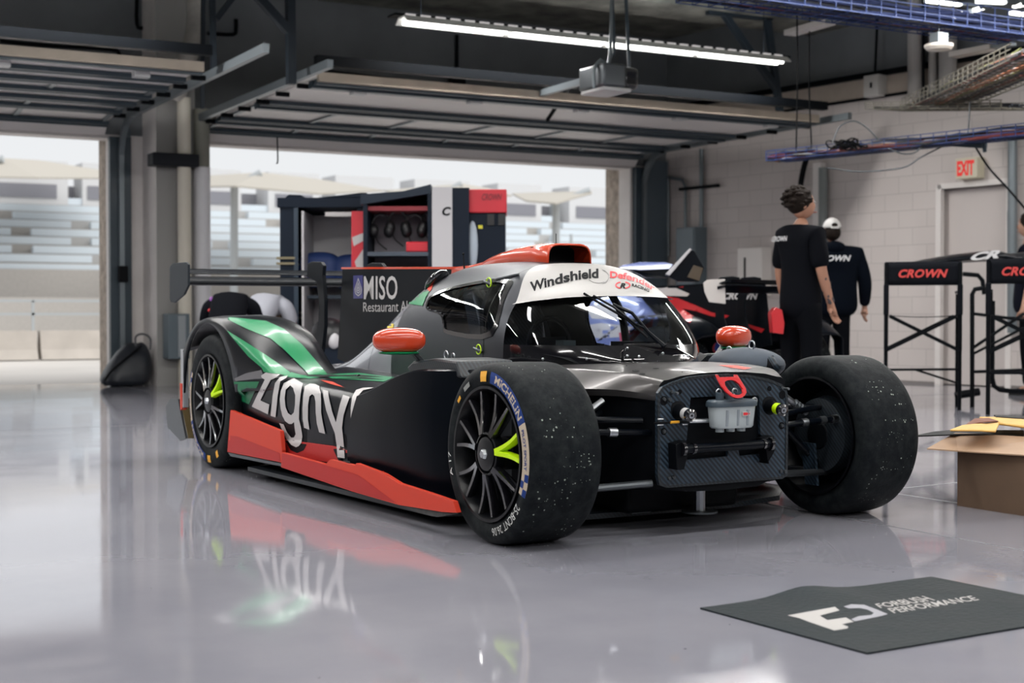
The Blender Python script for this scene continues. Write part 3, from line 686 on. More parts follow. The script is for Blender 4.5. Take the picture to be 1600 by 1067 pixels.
# ---------- rear fenders
zr_t = [(-3.40, .64), (-3.25, .755), (-3.05, .805), (-2.82, .812), (-2.6, .795), (-2.45, .758), (-2.3, .68), (-2.15, .565), (-2.05, .515), (-1.98, .495)]
zc_t = [(-3.40, .60), (-3.2, .745), (-3.05, .785), (-2.95, .792), (-2.8, .775), (-2.64, .735), (-2.4, .645), (-2.155, .552), (-2.0, .500)]
fends = []
for s in (-1, 1):
    bm = BM(); rows = []
    for x in lin(-3.40, -2.0, 50):
        zc, zr = itp(zc_t, x), itp(zr_t, x); bot = .38+.385*sqrt(max(0, 1-((x+2.956)/.40)**2)) if abs(x+2.956) < .40 else (.31 if x < -3.3 else itp([(-2.56, .42), (-2.0, .46)], x))
        if abs(x+2.956) < .40: bot = max(bot, .40 if x > -3 else .31)
        bot = min(bot, zc-.012); fl_ = .5+.015
        ow = .942-.045*max(0, min(1, (x+2.65)/.5))
        sec = [(ow, bot), (ow+.001, bot+(zc-bot)*.5), (ow-.001, zc-.010), (ow-.008, zc), (ow-.03, zc+(zr-zc)*.25+.004), (ow-.09, zc+(zr-zc)*.62+.004), (.76, zr-.002), (.70, zr), (.62, zr-.010), (.565, zr-.035-.0*x), (.53, zr-(zr-.46)*.45), (.515, .46)]
        rows.append([Vector((x, s*a, b)) for a, b in sec])
    grid(bm, rows); f = build('rear_fender', bm, M_black, car, angle=40); sm = f.modifiers.new('s', 'SOLIDIFY'); sm.thickness = .010; sm.offset = -1; fends.append(f)
    # rear lip running down behind the wheel
    bm = BM(); prism(bm, [(-3.405, s*.944, .62), (-3.36, s*.944, .60), (-3.36, s*.944, .30), (-3.40, s*.944, .285)], (0, -s*.03, 0)); rows = None; build('fender_lip', bm, mat('pale_edge', (.30, .31, .33), .35), car)
    bm = BM(); prism(bm, [(-3.408, s*.948, .43), (-3.375, s*.948, .43), (-3.375, s*.948, .29), (-3.403, s*.948, .28)], (0, -s*.03, 0)); build('fender_tip', bm, M_red, car)
    bm = BM(); grid(bm, [[(x, s*.52, .2), (x, s*.52, .5)] for x in lin(-3.4, -2.5, 6)]); build('wheel_arch_liner', bm, M_dark, car)
    bm = BM(); prism(bm, [(-2.585, s*.89, .08), (-2.585, s*.89, .47), (-2.585, s*.55, .50), (-2.585, s*.55, .08)], (.012, 0, 0)); build('wheel_arch_liner', bm, M_dark, car)
    # diffuser end plate
    dp = [(-3.835, .275), (-3.80, .155), (-3.56, .095), (-3.46, .115), (-3.60, .33), (-3.74, .325)]
    bm = BM(); prism(bm, [(x, s*.90, z) for x, z in dp], (0, -s*.012, 0)); d = build('diffuser_end_plate', bm, M_steel, car, smooth=False)
    bm = BM(); prism(bm, [(-3.60, s*.889, .33), (-3.45, s*.889, .115), (-3.40, s*.62, .115), (-3.55, s*.62, .33)], (.01, 0, .004)); build('diffuser_side', bm, mat('olive_bronze', (.12, .088, .035), .35, metal=.3), d, smooth=False)
bm = BM(); box(bm, -3.45, -2.9, -.52, .52, .10, .50); build('gearbox_cover', bm, M_dark, car, bevel=.04)
# engine deck between cover and fenders at the back
bm = BM(); grid(bm, [[(x, y, .485+.02*cos(y*3)) for y in lin(-.53, .53, 9)] for x in lin(-3.42, -2.6, 8)]); build('rear_deck', bm, M_black, car)
# ---------- skirts
C8 = lambda x, y: (350+x/5.93, 560+y/5.93)
def skirt(name, pts, y, m, th=.02):
    for s in (-1, 1):
        P = [cY(px, py, -y) for px, py in pts]; P = [Vector((p.x, s*y, p.z)) for p in P]
        bm = BM(); prism(bm, P, (0, -s*th, 0)); build(name, bm, m, car, smooth=False, bevel=.002)
skirt('rear_skirt', [(360, 640.6), (437.7, 673), (440.5, 703), (439.6, 722.7), (355, 706)], .935, M_red)
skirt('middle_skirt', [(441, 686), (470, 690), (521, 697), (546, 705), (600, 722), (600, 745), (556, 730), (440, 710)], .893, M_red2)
skirt('front_skirt', [(440.2, 706.7), (508.5, 725.3), (516, 717.7), (554, 727), (556.6, 723.6), (599.6, 740), (623, 755), (669, 769.5), (708, 783), (713.5, 801), (691, 800), (623, 789), (550, 768), (439, 730)], .95, M_red)
skirt('floor_edge', [(356, 707), (440, 724), (440, 729), (360, 713)], .93, M_steel, .03)
skirt('scuff_plate', [(623, 789.5), (660, 791), (700, 801), (706, 803), (683, 808), (650, 800)], .94, mat('scuffed_grey', (.045, .045, .045), .7, noise=.5, nscale=60), .03)
# ---------- rear wing
def foil(bm, x0, c, z, y0, y1, th=.1, camb=.02, ang=0, n=12):
    pr = []
    for i in range(n+1):
        t = i/n; u = (1-cos(pi*t))/2; pr.append((u, th*(1.48*sqrt(u)-.63*u-1.76*u*u+1.42*u**3-.5*u**4)*1.2-camb*4*u*(1-u)))
    for i in range(n-1, 0, -1):
        t = i/n; u = (1-cos(pi*t))/2; pr.append((u, -th*(1.48*sqrt(u)-.63*u-1.76*u*u+1.42*u**3-.5*u**4)*.6-camb*4*u*(1-u)))
    ca, sa = cos(ang), sin(ang); q = [(x0-(u*ca-v*sa*0)*c, z+(u*sa)*c+v*c) for u, v in pr]
    V = grid(bm, [[Vector((x, y, zz)) for x, zz in q] for y in lin(y0, y1, 12)], closeu=True)
    bm.faces.new(V[0][::-1]); bm.faces.new(V[-1])
bm = BM(); foil(bm, -3.40, .26, .990, -.89, .89, .19, .05, .16); wing = build('rear_wing', bm, M_fin, car, angle=50)
bm = BM(); foil(bm, -3.60, .13, 1.046, -.89, .89, .12, .03, .25); build('wing_flap', bm, M_fin, wing, angle=50)
bm = BM(); box(bm, -3.72, -3.70, -.89, .89, 1.055, 1.075); build('gurney_flap', bm, M_black, wing)
ep = [(265, 417), (270, 411), (290, 409.5), (293.5, 413), (293.5, 446), (287, 460), (272, 473), (266.5, 472), (265, 466)]
EP = [cY(x, y, -.905) for x, y in ep]
for s in (-1, 1):
    bm = BM(); prism(bm, [(p.x, s*.905, p.z) for p in EP], (0, -s*.014, 0)); build('wing_end_plate', bm, mat('slate_composite', (.014, .019, .025), .5, spec=.25), wing, smooth=False, bevel=.003)
    sw = [(480, 412), (487, 408.5), (501, 409), (505, 415), (504, 430), (507, 470), (507, 510), (503, 545), (497, 580), (483, 580), (490, 540), (497, 500), (498, 470), (494, 440), (479, 432)]
    bm = BM(); prism(bm, [(p.x, s*.20, p.z) for p in [cY(x, y, -.20) for x, y in sw]], (0, -s*.022, 0)); build('wing_mount', bm, M_fin, wing, smooth=False, bevel=.004)
# ---------- shark fin
fz = lambda px, py: cY(px, py, 0)
fin = [fz(537, 419.5), fz(716, 419.5), Vector((-1.80, 0, .95)), Vector((-2.2, 0, .70)), Vector((-3.1, 0, .50)), fz(529, 560)]
bm = BM(); prism(bm, [p+Vector((0, -.007, 0)) for p in fin], (0, .014, 0)); finO = build('shark_fin', bm, M_fin, car, smooth=False)
bm = BM(); a, b = fz(536, 419), fz(719, 418.5); box(bm, 0, 1, -.010, .010, -.006, .006, M=Matrix.Identity(4)); bm.free()
bm = BM(); bar(bm, a, b, .022, .012); build('fin_top_strip', bm, M_orange, finO)
# ---------- roof scoop
bm = BM(); rows = []
for x, w, h, z0 in ((-.865, .112, 1.122, 1.0), (-.875, .118, 1.127, 1.0), (-1.0, .12, 1.129, 1.02), (-1.15, .12, 1.122, 1.03), (-1.32, .11, 1.104, 1.03), (-1.46, .085, 1.085, 1.02), (-1.58, .05, 1.068, 1.0), (-1.75, .022, 1.056, .96), (-1.95, .012, 1.052, .90)):
    L = []
    for i in range(17):
        t = pi*i/16; c, s = cos(t), sin(t); e = 5.0
        L.append(Vector((x, -w*math.copysign(abs(c)**(2/e), c), z0+(h-z0)*abs(s)**(2/e))))
    rows.append(L)
grid(bm, rows); scoop = build('roof_scoop', bm, M_orange, car, angle=40); scoop['label'] = 'glossy orange roof scoop'
sm = scoop.modifiers.new('s', 'SOLIDIFY'); sm.thickness = .006; sm.offset = -1
bm = BM(); box(bm, -1.02, -1.0, -.108, .108, 1.0, 1.115); build('scoop_duct', bm, M_ink, scoop)
bm = BM(); box(bm, -.99, -.868, -.106, .106, 1.02, 1.045); build('scoop_floor', bm, M_ink, scoop)
# pods on the roof line
bm = BM(); ellip(bm, (-1.57, -.29, .968), (.095, .05, .03), 20, 10, M=Matrix.Rotation(radians(-32), 3, 'Y')); build('roof_vent', bm, M_gloss, car)
bm = BM(); tube(bm, [(-1.52, -.17, 1.03), (-1.53, -.17, 1.10)], [.004, .0025], 8); ellip(bm, (-1.53, -.17, 1.10), (.006, .006, .006), 8, 6); build('antenna', bm, M_ink, car)
bm = BM(); tube(bm, [(-.98, 0, 1.125), (-.98, 0, 1.175)], .0018, 6); build('antenna', bm, M_ink, car)
bm = BM(); ellip(bm, (-1.75, .16, 1.075), (.05, .04, .035), 16, 10); cyl(bm, (-1.75, .16, .95), (-1.75, .16, 1.07), .015); build('camera_pod', bm, M_dark, car)
# ---------- mirrors
for s in (-1, 1):
    bm = BM(); R_ = Matrix.Rotation(s*radians(20), 3, 'Z')
    ellip(bm, (-.80, s*.86, .712), (.062, .108, .052), 32, 18, M=R_, p=2.5)
    mo = build('mirror_housing', bm, M_orange, car); mo['label'] = 'glossy orange mirror housing'
    bm = BM(); ellip(bm, (-.80, s*.86, .662), (.055, .085, .008), 24, 8, M=R_); build('mirror_underside', bm, M_green, mo)
    bm = BM(); bar(bm, (-.80, s*.81, .675), (-.79, s*.71, .575), .040, .018)
    build('mirror_stalk', bm, M_cfd, mo, bevel=.004)
# ---------- cockpit interior
bm = BM()
rows = []
bx = [(-.30, .25, .60), (-.36, .36, .645), (-.50, .40, .665), (-.62, .42, .66)]
grid(bm, [[Vector((x, y*w, z)) for y in lin(-1, 1, 9)] for x, w, z in bx]); dash = build('dashboard', bm, M_dark, car)
bm = BM(); box(bm, -.52, -.44, -.02, .10, .66, .705); build('dash_module', bm, M_ink, dash)
bm = BM(); box(bm, -.60, -.54, -.24, -.18, .67, .71); build('dash_module', bm, mat('dark_green_grey', (.03, .04, .04), .5), dash)
bm = BM(); prism(bm, [(-.95, -.36, .62), (-1.08, -.36, .62), (-1.20, -.36, .92), (-1.10, -.36, .93)], (0, .07, 0)); prism(bm, [(-1.10, -.30, .62), (-1.16, -.30, .62), (-1.26, -.30, .92), (-1.20, -.30, .93)], (0, .34, 0)); build('seat', bm, M_cfd, car, bevel=.02)
bm = BM(); ring3(bm, (-.78, -.16, .70), .10, .011); box(bm, -.79, -.77, -.24, -.08, .67, .72); build('steering_wheel', bm, M_dark, car)
bm = BM(); tube(bm, bez([(-.95, -.37, .62), (-1.0, -.35, .85), (-1.02, -.2, .98), (-1.02, .2, .98), (-1.0, .35, .85), (-.95, .37, .62)], 6), .018, 10)
tube(bm, [(-1.02, -.3, .94), (-1.5, .3, .65)], .015); tube(bm, [(-1.02, -.02, .98), (-.70, -.02, .93)], .012); build('roll_cage', bm, M_dark, car)
bm = BM(); grid(bm, [[Vector((x, y, .55)) for y in (-.45, .45)] for x in (-.3, -1.7)]); build('cockpit_floor', bm, M_dark, car)
# ---------- wiper and motor cover
bpy.context.view_layer.update()
bw = bvh_of(wsh, flange); onw = on_body(bw, .012); onw2 = on_body(bw, .02)
def wp(l, f=onw): return [q for q in (f(*p) for p in l) if q]
bm = BM(); tube(bm, wp([(911, 462), (940, 480), (975, 500), (1010, 531)]), .005, 8); wi = build('wiper_blade', bm, M_ink, car)
bm = BM(); tube(bm, wp([(925, 468), (957, 486), (990, 512), (1004, 518)], onw2), .0045, 8); tube(bm, wp([(955, 482), (985, 495), (1010, 525), (1035, 548)], onw2), [.008, .007, .008, .012], 8); build('wiper_arm', bm, M_black, wi)
bm = BM(); ps = wp([(978, 541), (1048, 540), (1062, 548), (1088, 562), (978, 566)], on_body(bw, .006))
if len(ps) == 5: prism(bm, ps, Vector((.02, -.03, .008)))
build('wiper_motor_cover', bm, M_gloss, car, smooth=False, bevel=.004)
for p in [(849, 561), (917, 561), (1003, 561), (1062, 545), (1072, 559), (1078, 560), (985, 548), (985, 560), (1040, 556)]:
    q = on_body(bw, .004)(*p)
    if q is None: continue
    q = q+Vector((.02, -.03, .008)) if p[0] > 975 else q
    bm = BM(); ellip(bm, q, (.006, .006, .006), 10, 6); build('flange_bolt', bm, M_alu, car)
# ---------- painted markings, found on the real surfaces
bf = bvh_of(fends[0]); onf = on_body(bf, .0025); bp_ = bvh_of(pods[0], fends[0]); onp = on_body(bp_, .0022)
decal('green_stripe', poly_bm([[[(358, 496), (378, 498), (416, 502), (444, 514.6), (472, 539), (492.6, 563), (512, 586), (482, 586), (477, 580), (461, 564), (444, 546.8), (423, 529.5), (388.6, 515.6), (356, 500)]]]), M_green, car, on_body(bp_, .003), 5)
decal('green_stripe', poly_bm([[[(354.7, 516.3), (381.7, 533), (406, 548.5), (433.7, 567.6), (452.8, 582), (452, 588), (413, 581), (409.5, 574.5), (388.7, 557), (371, 536)]]]), M_green, car, on_body(bp_, .003), 4)
decal('green_patch', poly_bm([[[(361.8, 596.5), (405.6, 596), (389.6, 631.7), (360.5, 619)]]]), M_green2, car, onp, 6)
decal('green_edge', poly_bm([[[C8(*p) for p in [(1390, 305), (1340, 340), (1325, 420), (1310, 560), (1290, 650), (1283, 560), (1300, 420), (1340, 330)]]]]), M_green, car, onp, 4)
for L in ([(500, 586), (560, 583), (616, 590), (600, 597), (560, 594), (520, 592)], [(455, 582), (470, 586), (500, 590), (485, 592), (440, 589)]):
    decal('green_streak', poly_bm([[L]]), M_green, car, onp, 5)
for L in ([(505, 588), (560, 586), (600, 590), (560, 589.5)], [(520, 592), (570, 590.5), (600, 594), (560, 592.5)], [(470, 588), (520, 586), (540, 588), (500, 590)]):
    decal('dark_streak', poly_bm([[L]]), M_ink, car, on_body(bp_, .0035), 5)
decal('orange_streak', poly_bm([[[(500, 594), (520, 597), (538, 606), (515, 600)]]]), M_red, car, onp, 5)
decal('painted_shoulder_sheen', poly_bm([[[(363, 593), (385, 583), (409, 578), (411, 584), (440, 590), (400, 592), (363, 596)]]]), mat('sheen_grey', (.10, .10, .11), .3, coat=.5), car, onp, 4)  # highlight on the rounded pod shoulder, painted on in grey
Z = [[(350, 160), (395, 130), (520, 155), (490, 178), (440, 200), (392, 290), (345, 388), (428, 425), (415, 517), (265, 445), (330, 310), (385, 195), (360, 180)]]
Iq = [[(520, 180), (590, 165), (575, 190), (528, 215), (505, 350), (485, 545), (440, 530), (458, 350), (480, 230)]]
Gq = [[(600, 203), (650, 190), (735, 240), (718, 330), (706, 450), (703, 560), (722, 640), (735, 720), (725, 780), (700, 812), (675, 822), (630, 800), (585, 740), (550, 670), (520, 598), (560, 608), (590, 680), (630, 732), (655, 732), (672, 700), (662, 640), (657, 588), (635, 606), (610, 605), (575, 580), (548, 530), (532, 460), (525, 380), (535, 300), (560, 235)], [(620, 255), (648, 280), (668, 340), (666, 430), (655, 500), (630, 524), (600, 505), (578, 450), (570, 370), (580, 290)]]
Nq = [[(755, 262), (800, 240), (850, 245), (885, 265), (903, 320), (908, 400), (908, 500), (925, 600), (945, 698), (890, 682), (868, 600), (858, 500), (856, 400), (845, 350), (825, 333), (800, 352), (787, 430), (785, 560), (800, 660), (750, 640), (737, 560), (735, 470), (742, 350)]]
Yq = [[(1110, 342), (1172, 362), (1140, 450), (1115, 530), (1102, 640), (1115, 760), (1128, 925), (1060, 915), (1052, 800), (1035, 690), (995, 590), (955, 480), (932, 370), (920, 292), (970, 306), (985, 390), (1010, 490), (1045, 592), (1065, 500), (1085, 420)]]
Lq = [[(1390, 276), (1290, 280), (1225, 300), (1195, 360), (1182, 460), (1182, 560), (1195, 680), (1220, 790), (1255, 802), (1268, 700), (1245, 620), (1233, 520), (1238, 420), (1258, 340), (1290, 302), (1360, 288)]]
allp = bvh_of(*[o for o in car.children if o.name.startswith(('middle_skirt', 'front_skirt', 'sidepod', 'rear_fender'))])
decal('black_shape', poly_bm([[[C8(*p) for p in [(500, 672), (520, 600), (640, 560), (770, 600), (765, 800), (740, 850), (680, 876), (620, 850), (580, 780)]]]]), M_ink, car, on_body(allp, .001), 6)
decal('black_shape', poly_bm([[[C8(*p) for p in [(1010, 700), (1018, 850), (1062, 948), (1170, 975), (1155, 850), (1130, 700)]]]]), M_ink, car, on_body(allp, .001), 6)
for nm, L in (('letter_z', Z), ('letter_i', Iq), ('letter_g', Gq), ('letter_n', Nq), ('letter_y', Yq), ('letter_l', Lq)):
    decal(nm, poly_bm([[[C8(*p) for p in l] for l in L]]), M_white, car, on_body(allp, .0045), 5)
# darker facets of the skirt livery
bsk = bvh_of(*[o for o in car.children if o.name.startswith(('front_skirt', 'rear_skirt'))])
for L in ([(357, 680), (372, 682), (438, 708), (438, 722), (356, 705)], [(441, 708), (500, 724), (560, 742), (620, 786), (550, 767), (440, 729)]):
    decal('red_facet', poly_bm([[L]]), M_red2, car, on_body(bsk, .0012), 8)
# fin lettering
bfn = bvh_of(finO)
text_quad('fin_lettering', 'MISO', M_white, finO, [(569, 431), (621.5, 431), (621.5, 468), (569, 468)], bold=.014, bvh=bfn, space=1.04)
text_quad('fin_small_print', 'Restaurant Al', M_white, finO, [(568, 472.5), (637, 470), (637, 487), (568, 487)], bold=-.002, bvh=bfn)
decal('fin_badge', poly_bm([[[(552.5, 430.5), (567.5, 430), (567.5, 466), (552.5, 466.5)]]]), mat('indigo', (.035, .035, .16), .4), finO, on_body(bfn, .002), 8)
dq = [(560.5, 434), (567, 452), (565.5, 459), (560.5, 463), (555.5, 459), (554, 452)]
dk = lambda k: [(560.5+(x-560.5)*k*.9, 452+(y-452)*k) for x, y in dq]
for k in (1.0, .62, .3):
    decal('drop_outline', poly_bm([[dk(k), dk(k-.16)]]), M_white, finO, on_body(bfn, .003))
# nose deck marks and the duct on the far side
btub = bvh_of(tub); ont = on_body(btub, .002)
decal('orange_flash', poly_bm([[[(1122, 571), (1150, 571.5), (1174, 575.5), (1163, 578), (1142, 575)]]]), M_red, car, ont, 5)
for cx_, cy_, rx_, ry_ in ((993.5, 580, 6, 1.6), (1003.5, 585, 5, 1.4), (1025, 576.5, 5, .8), (979, 572, 1.5, .8), (1066, 590-8, 1.2, .8)):
    decal('deck_slot', poly_bm([[[(cx_+rx_*cos(a), cy_+ry_*sin(a)) for a in lin(0, 2*pi, 17)[:-1]]]]), M_ink, car, ont)
bdu = on_body(bvh_of(o), .003) if False else on_body(bvh_of(*[q for q in car.children if q.name.startswith('fender_duct')]), .003)
decal('carbon_strip', poly_bm([[[(1200, 558), (1208, 556), (1223, 582), (1213, 582)]]]), M_cf, car, bdu, 4)
decal('duct_mouth', poly_bm([[[(1199, 560), (1213, 582), (1197, 580)]]]), M_ink, car, bdu, 4)
# engine cover markings
be = bvh_of(ecov, cabin)
decal('green_flash', poly_bm([[[(637, 474), (648, 459), (672, 455), (666, 465), (661, 478), (645, 476)]]]), M_green, car, on_body(be, .003), 5)
decal('yellow_sticker', poly_bm([[[(592, 507), (616, 506), (615, 513), (588, 513)]]]), mat('mustard', (.55, .42, .02), .5), car, on_body(be, .003), 6)
decal('orange_flash', poly_bm([[[(668, 452), (678, 441), (675, 452), (672, 456)]]]), M_red, car, on_body(be, .003), 5)
bm = poly_bm([[[(629, 475), (641, 467), (641, 470), (632, 477)]]]); decal('black_arrow', bm, M_ink, car, on_body(be, .0035), 5)
# window retaining rings
bcab = bvh_of(cabin)
for px, py in ((751, 546), (766, 444)):
    q = on_body(bcab, .010)(px, py)
    if q is None: q = on_body(bvh_of(wsh, cabin, *[o for o in car.children if o.name.startswith('side_window')]), .01)(px, py)
    bm = BM(); ring3(bm, q, .020, .0028, 'Y', 28); r = build('pull_ring', bm, M_yellow, car); r['label'] = 'neon yellow pull ring'
    bm = BM(); cyl(bm, q+Vector((-.02, -.015, .005)), q+Vector((.01, .01, -.01)), .006, 10); build('release_pin', bm, M_steel, r)
q1, q2 = on_body(bcab, .006)(775, 438), on_body(bcab, .006)(811, 430)
if q1 and q2: bm = BM(); bar(bm, q1, q2, .012, .006); build('window_strut', bm, M_alu, car)
# windshield banner
BAN = [(1000, 466), (945, 463), (880, 463), (800, 483)]
ban_top = [(803, 470), (806, 460), (815, 445), (830, 430), (850, 418), (862, 411)]
bwz = bvh_of(wsh)
def banner():
    bm = BM(); rows = []
    # strip of the windshield above a lower edge, from the right pillar round to the left one
    xs_ = [(-.8+.605*cos(t)) for t in lin(.15, math.acos((.8+XW)/.605), 40)]; S = [csec2(x, 96) for x in xs_]
    V = grid(bm, S)
    def low(p):  # lower edge height of the banner by lateral position
        return itp([(-.5, .828), (-.36, .868), (-.2, .885), (0, .890), (.25, .885), (.5, .87)], p.y)
    for v in bm.verts: pass
    bmesh.ops.delete(bm, geom=[v for v in bm.verts if v.co.z < low(v.co)-.03], context='VERTS')
    for v in bm.verts:
        if v.co.z < low(v.co): v.co.z = max(v.co.z, low(v.co)-.0)
    bmesh.ops.recalc_face_normals(bm, faces=bm.faces); bm.normal_update()
    for v in bm.verts: v.co += v.normal*(.0035 if v.normal.z > 0 else -.0035)
    return bm
ban = build('sunstrip', banner(), M_banner, car, angle=180)
ban['label'] = 'pale grey windshield banner'
bpy.context.view_layer.update()
bb = bvh_of(ban)
def arcmap(bm, pts, h):
    """text box -> along a pixel curve pts with height h (pixels, upright)"""
    b = bounds(bm); L = bez([Vector((x, y, 0)) for x, y in pts], 10); n = len(L)-1
    def f(x, y):
        u = (x-b[0])/(b[1]-b[0])*n; i = min(int(u), n-1); p = L[i].lerp(L[i+1], u-i); d = (L[i+1]-L[i]).normalized()
        hh = h(u/n)*(y)/(b[3]); return p.x+d.y*hh*.25, p.y-abs(d.x)*hh
    return f
g = on_body(bb, .002)
bm = mesh_text('Windshield', 1, .035, space=1.0); cut(bm, .2, .2); fm = arcmap(bm, [(829, 456.5), (860, 447), (900, 437.5), (935, 434)], lambda u: 16-2*u)
decal('banner_lettering', bm, M_ink, ban, lambda x, y: g(*fm(x, y)))
bm = mesh_text('Defender', 1, .03); cut(bm, .2, .2); fm = arcmap(bm, [(953, 434), (975, 436), (1000, 443), (1022, 455)], lambda u: 10)
decal('banner_lettering', bm, M_redink, ban, lambda x, y: g(*fm(x, y)))
bm = mesh_text('RACING', 1, .03); cut(bm, .3, .3); fm = arcmap(bm, [(987, 447.5), (1000, 451), (1014, 457)], lambda u: 4.5)
decal('banner_small_print', bm, M_ink, ban, lambda x, y: g(*fm(x, y)))
bm = mesh_text('R', 1, .06, .3); fm = arcmap(bm, [(968, 450), (977, 450.5)], lambda u: 7.5); decal('banner_monogram', bm, M_ink, ban, lambda x, y: g(*fm(x, y)))
def ell(cx, cy, rx, ry, a0, a1, w, n=20):
    A = [(cx+rx*cos(radians(a)), cy+ry*sin(radians(a))) for a in lin(a0, a1, n)]; B = [(cx+(rx-w)*cos(radians(a)), cy+(ry-w)*sin(radians(a))) for a in lin(a1, a0, n)]; return poly_bm([[A+B]])
decal('banner_ring', ell(973, 446, 12, 6, 110, 250, 2.2), M_redink, ban, g); decal('banner_ring', ell(973, 446, 12, 6, -70, 70, 2.2), M_redink, ban, g)
for k in range(3): decal('wheel_sketch', ell(938+2*k, 433, 13-2*k, 11.5-k, -80, 80, .5), mat('fine_grey_line', (.15, .15, .15), .5), ban, g)
decal('wheel_sketch', ell(935, 431, 18, 12, 60, 150, .5), M_ink, ban, g)
# ================================================================ ROOM
M_wall = block_mat('painted_blockwork', (.56, .51, .49), (.59, .54, .52), (.47, .43, .415))
M_paint = mat('white_painted_concrete', (.74, .70, .68), .6, noise=.06, nscale=3, bump=.1, bscale=30)
M_tan = mat('tan_band_paint', (.50, .43, .37), .6, noise=.05)
M_fascia = mat('dark_grey_paint', (.13, .14, .15), .6, noise=.15, nscale=1.5)
M_ceil = mat('sprayed_concrete', (.13, .13, .115), .95, noise=.6, nscale=3, bump=1.0, bscale=12)
M_stone = mat('split_face_stone', (.44, .37, .31), .9, noise=.3, nscale=10, bump=1.0, bscale=14)
M_galv = mat('galvanised_steel', (.20, .23, .25), .4, metal=.6)
M_blue_st = mat('blue_grey_steel', (.035, .055, .072), .45, coat=.1)
M_panel = mat('door_panel', (.70, .66, .64), .45)
M_pipe = mat('cream_pipe', (.68, .64, .55), .5); M_wpipe = mat('white_pipe', (.68, .68, .71), .45)
M_pole = mat('black_steel', (.003, .004, .0055), .5, spec=.08)
YB = 16.475; ZC = 4.6; HD = 2.785
bm = BM(); box(bm, -12, 13.8, -9, 16.98, -.2, 0); struct('floor', bm, floor_mat(), smooth=False)
bm = BM(); box(bm, -12, 14.5, -9, 17.2, ZC, ZC+.2); struct('ceiling', bm, M_ceil, smooth=False)
# back wall with two openings
bm = BM(); bs = BM()
for x0, x1 in ((-12, -1.95), (3.97, 5.02), (11.0, 12.2)):
    box(bm, x0, x1, YB, YB+.28, 0, HD); box(bs, x0-.0, x1, YB+.28, YB+.62, 0, HD+.1)
struct('wall_back', bm, M_paint, smooth=False); struct('trim_1', bs, M_stone, smooth=False)
bm = BM(); box(bm, -12, 12.2, YB, YB+.28, HD, HD+.045); struct('trim_2', bm, M_paint, smooth=False)
bm = BM(); box(bm, -12, 12.4, YB, YB+.6, HD+.045, ZC); struct('wall_upper', bm, M_fascia, smooth=False)
bm = BM(); box(bm, 11.6, 14.2, YB-.0, YB+.3, 0, ZC); struct('wall_corner', bm, M_paint, smooth=False)
bm = BM(); box(bm, -12.2, -12, -9, 17, 0, ZC); struct('wall_left', bm, M_fascia, smooth=False)
bm = BM(); box(bm, -12, 15, -9.2, -9, 0, ZC); struct('wall_front', bm, M_fascia, smooth=False)
# right wall in its own frame: origin at the corner, local -Y runs towards the camera
RA = radians(7.204)
RWM = Matrix.Translation((11.6, YB, 0)) @ Matrix.Rotation(RA, 4, 'Z')
def rw(s, z, n=0.0): return RWM @ Vector((-n, -s, z))     # s metres from the corner, n metres out of the wall
def rstruct(name, f, m, **k):
    bm = BM(); f(bm); bm.transform(RWM) if False else None
    o = struct(name, bm, m, **k); o.location = (11.6, YB, 0); o.rotation_euler.z = RA; return o
DS0, DS1, DZ = 4.55, 5.50, 2.215
rstruct('wall_right', lambda b: (box(b, 0, .3, -DS0, .3, 0, 3.36), box(b, 0, .3, -26, -DS1, 0, 3.36), box(b, 0, .3, -DS1, -DS0, DZ, 3.36), box(b, .16, .3, -DS1, -DS0, 0, DZ)), M_wall, smooth=False)
rstruct('trim_3', lambda b: box(b, 0, .3, -26, .3, 3.36, 3.62), M_tan, smooth=False)
rstruct('trim_4', lambda b: (box(b, -.04, 0, -26, .3, 3.345, 3.375), box(b, -.07, 0, -26, .3, 3.60, 3.66)), M_pole, smooth=False)
rstruct('wall_right_upper', lambda b: box(b, 0, .3, -26, .3, 3.62, ZC), M_fascia, smooth=False)
rstruct('baseboard_right', lambda b: (box(b, -.006, 0, -DS0, 0, 0, .03), box(b, -.006, 0, -26, -DS1, 0, .03)), mat('grubby_base', (.2, .18, .175), .7), smooth=False)
d1 = rstruct('door_1', lambda b: (box(b, .10, .14, -DS1+.01, -DS0-.01, .01, DZ-.01),), mat('door_paint', (.58, .53, .51), .45), smooth=False)
rstruct('trim_5', lambda b: (box(b, -.015, .05, -DS0-.05, -DS0+.02, 0, DZ+.05), box(b, -.015, .05, -DS1-.02, -DS1+.05, 0, DZ+.05), box(b, -.015, .05, -DS1, -DS0, DZ-.0, DZ+.06)), M_paint, smooth=False)
# floor joints
bm = BM()
for a, b in (((1380, 766), (1495, 754)), ((1380, 768), (1560, 796)), ((420, 742), (1000, 800))):
    p, q = wz(*a, .0), wz(*b, .0); bar(bm, p, q, .008, .003)
struct('trim_6', bm, mat('pale_joint', (.42, .42, .44), .4), smooth=False)
bm = BM(); bar(bm, (3.97, 0, .0), (3.97, 16, .0), .006, .002); bar(bm, (-4, 10.5, .0), (11, 10.5, .0), .006, .002); struct('trim_7', bm, mat('faint_joint', (.20, .20, .215), .35), smooth=False)
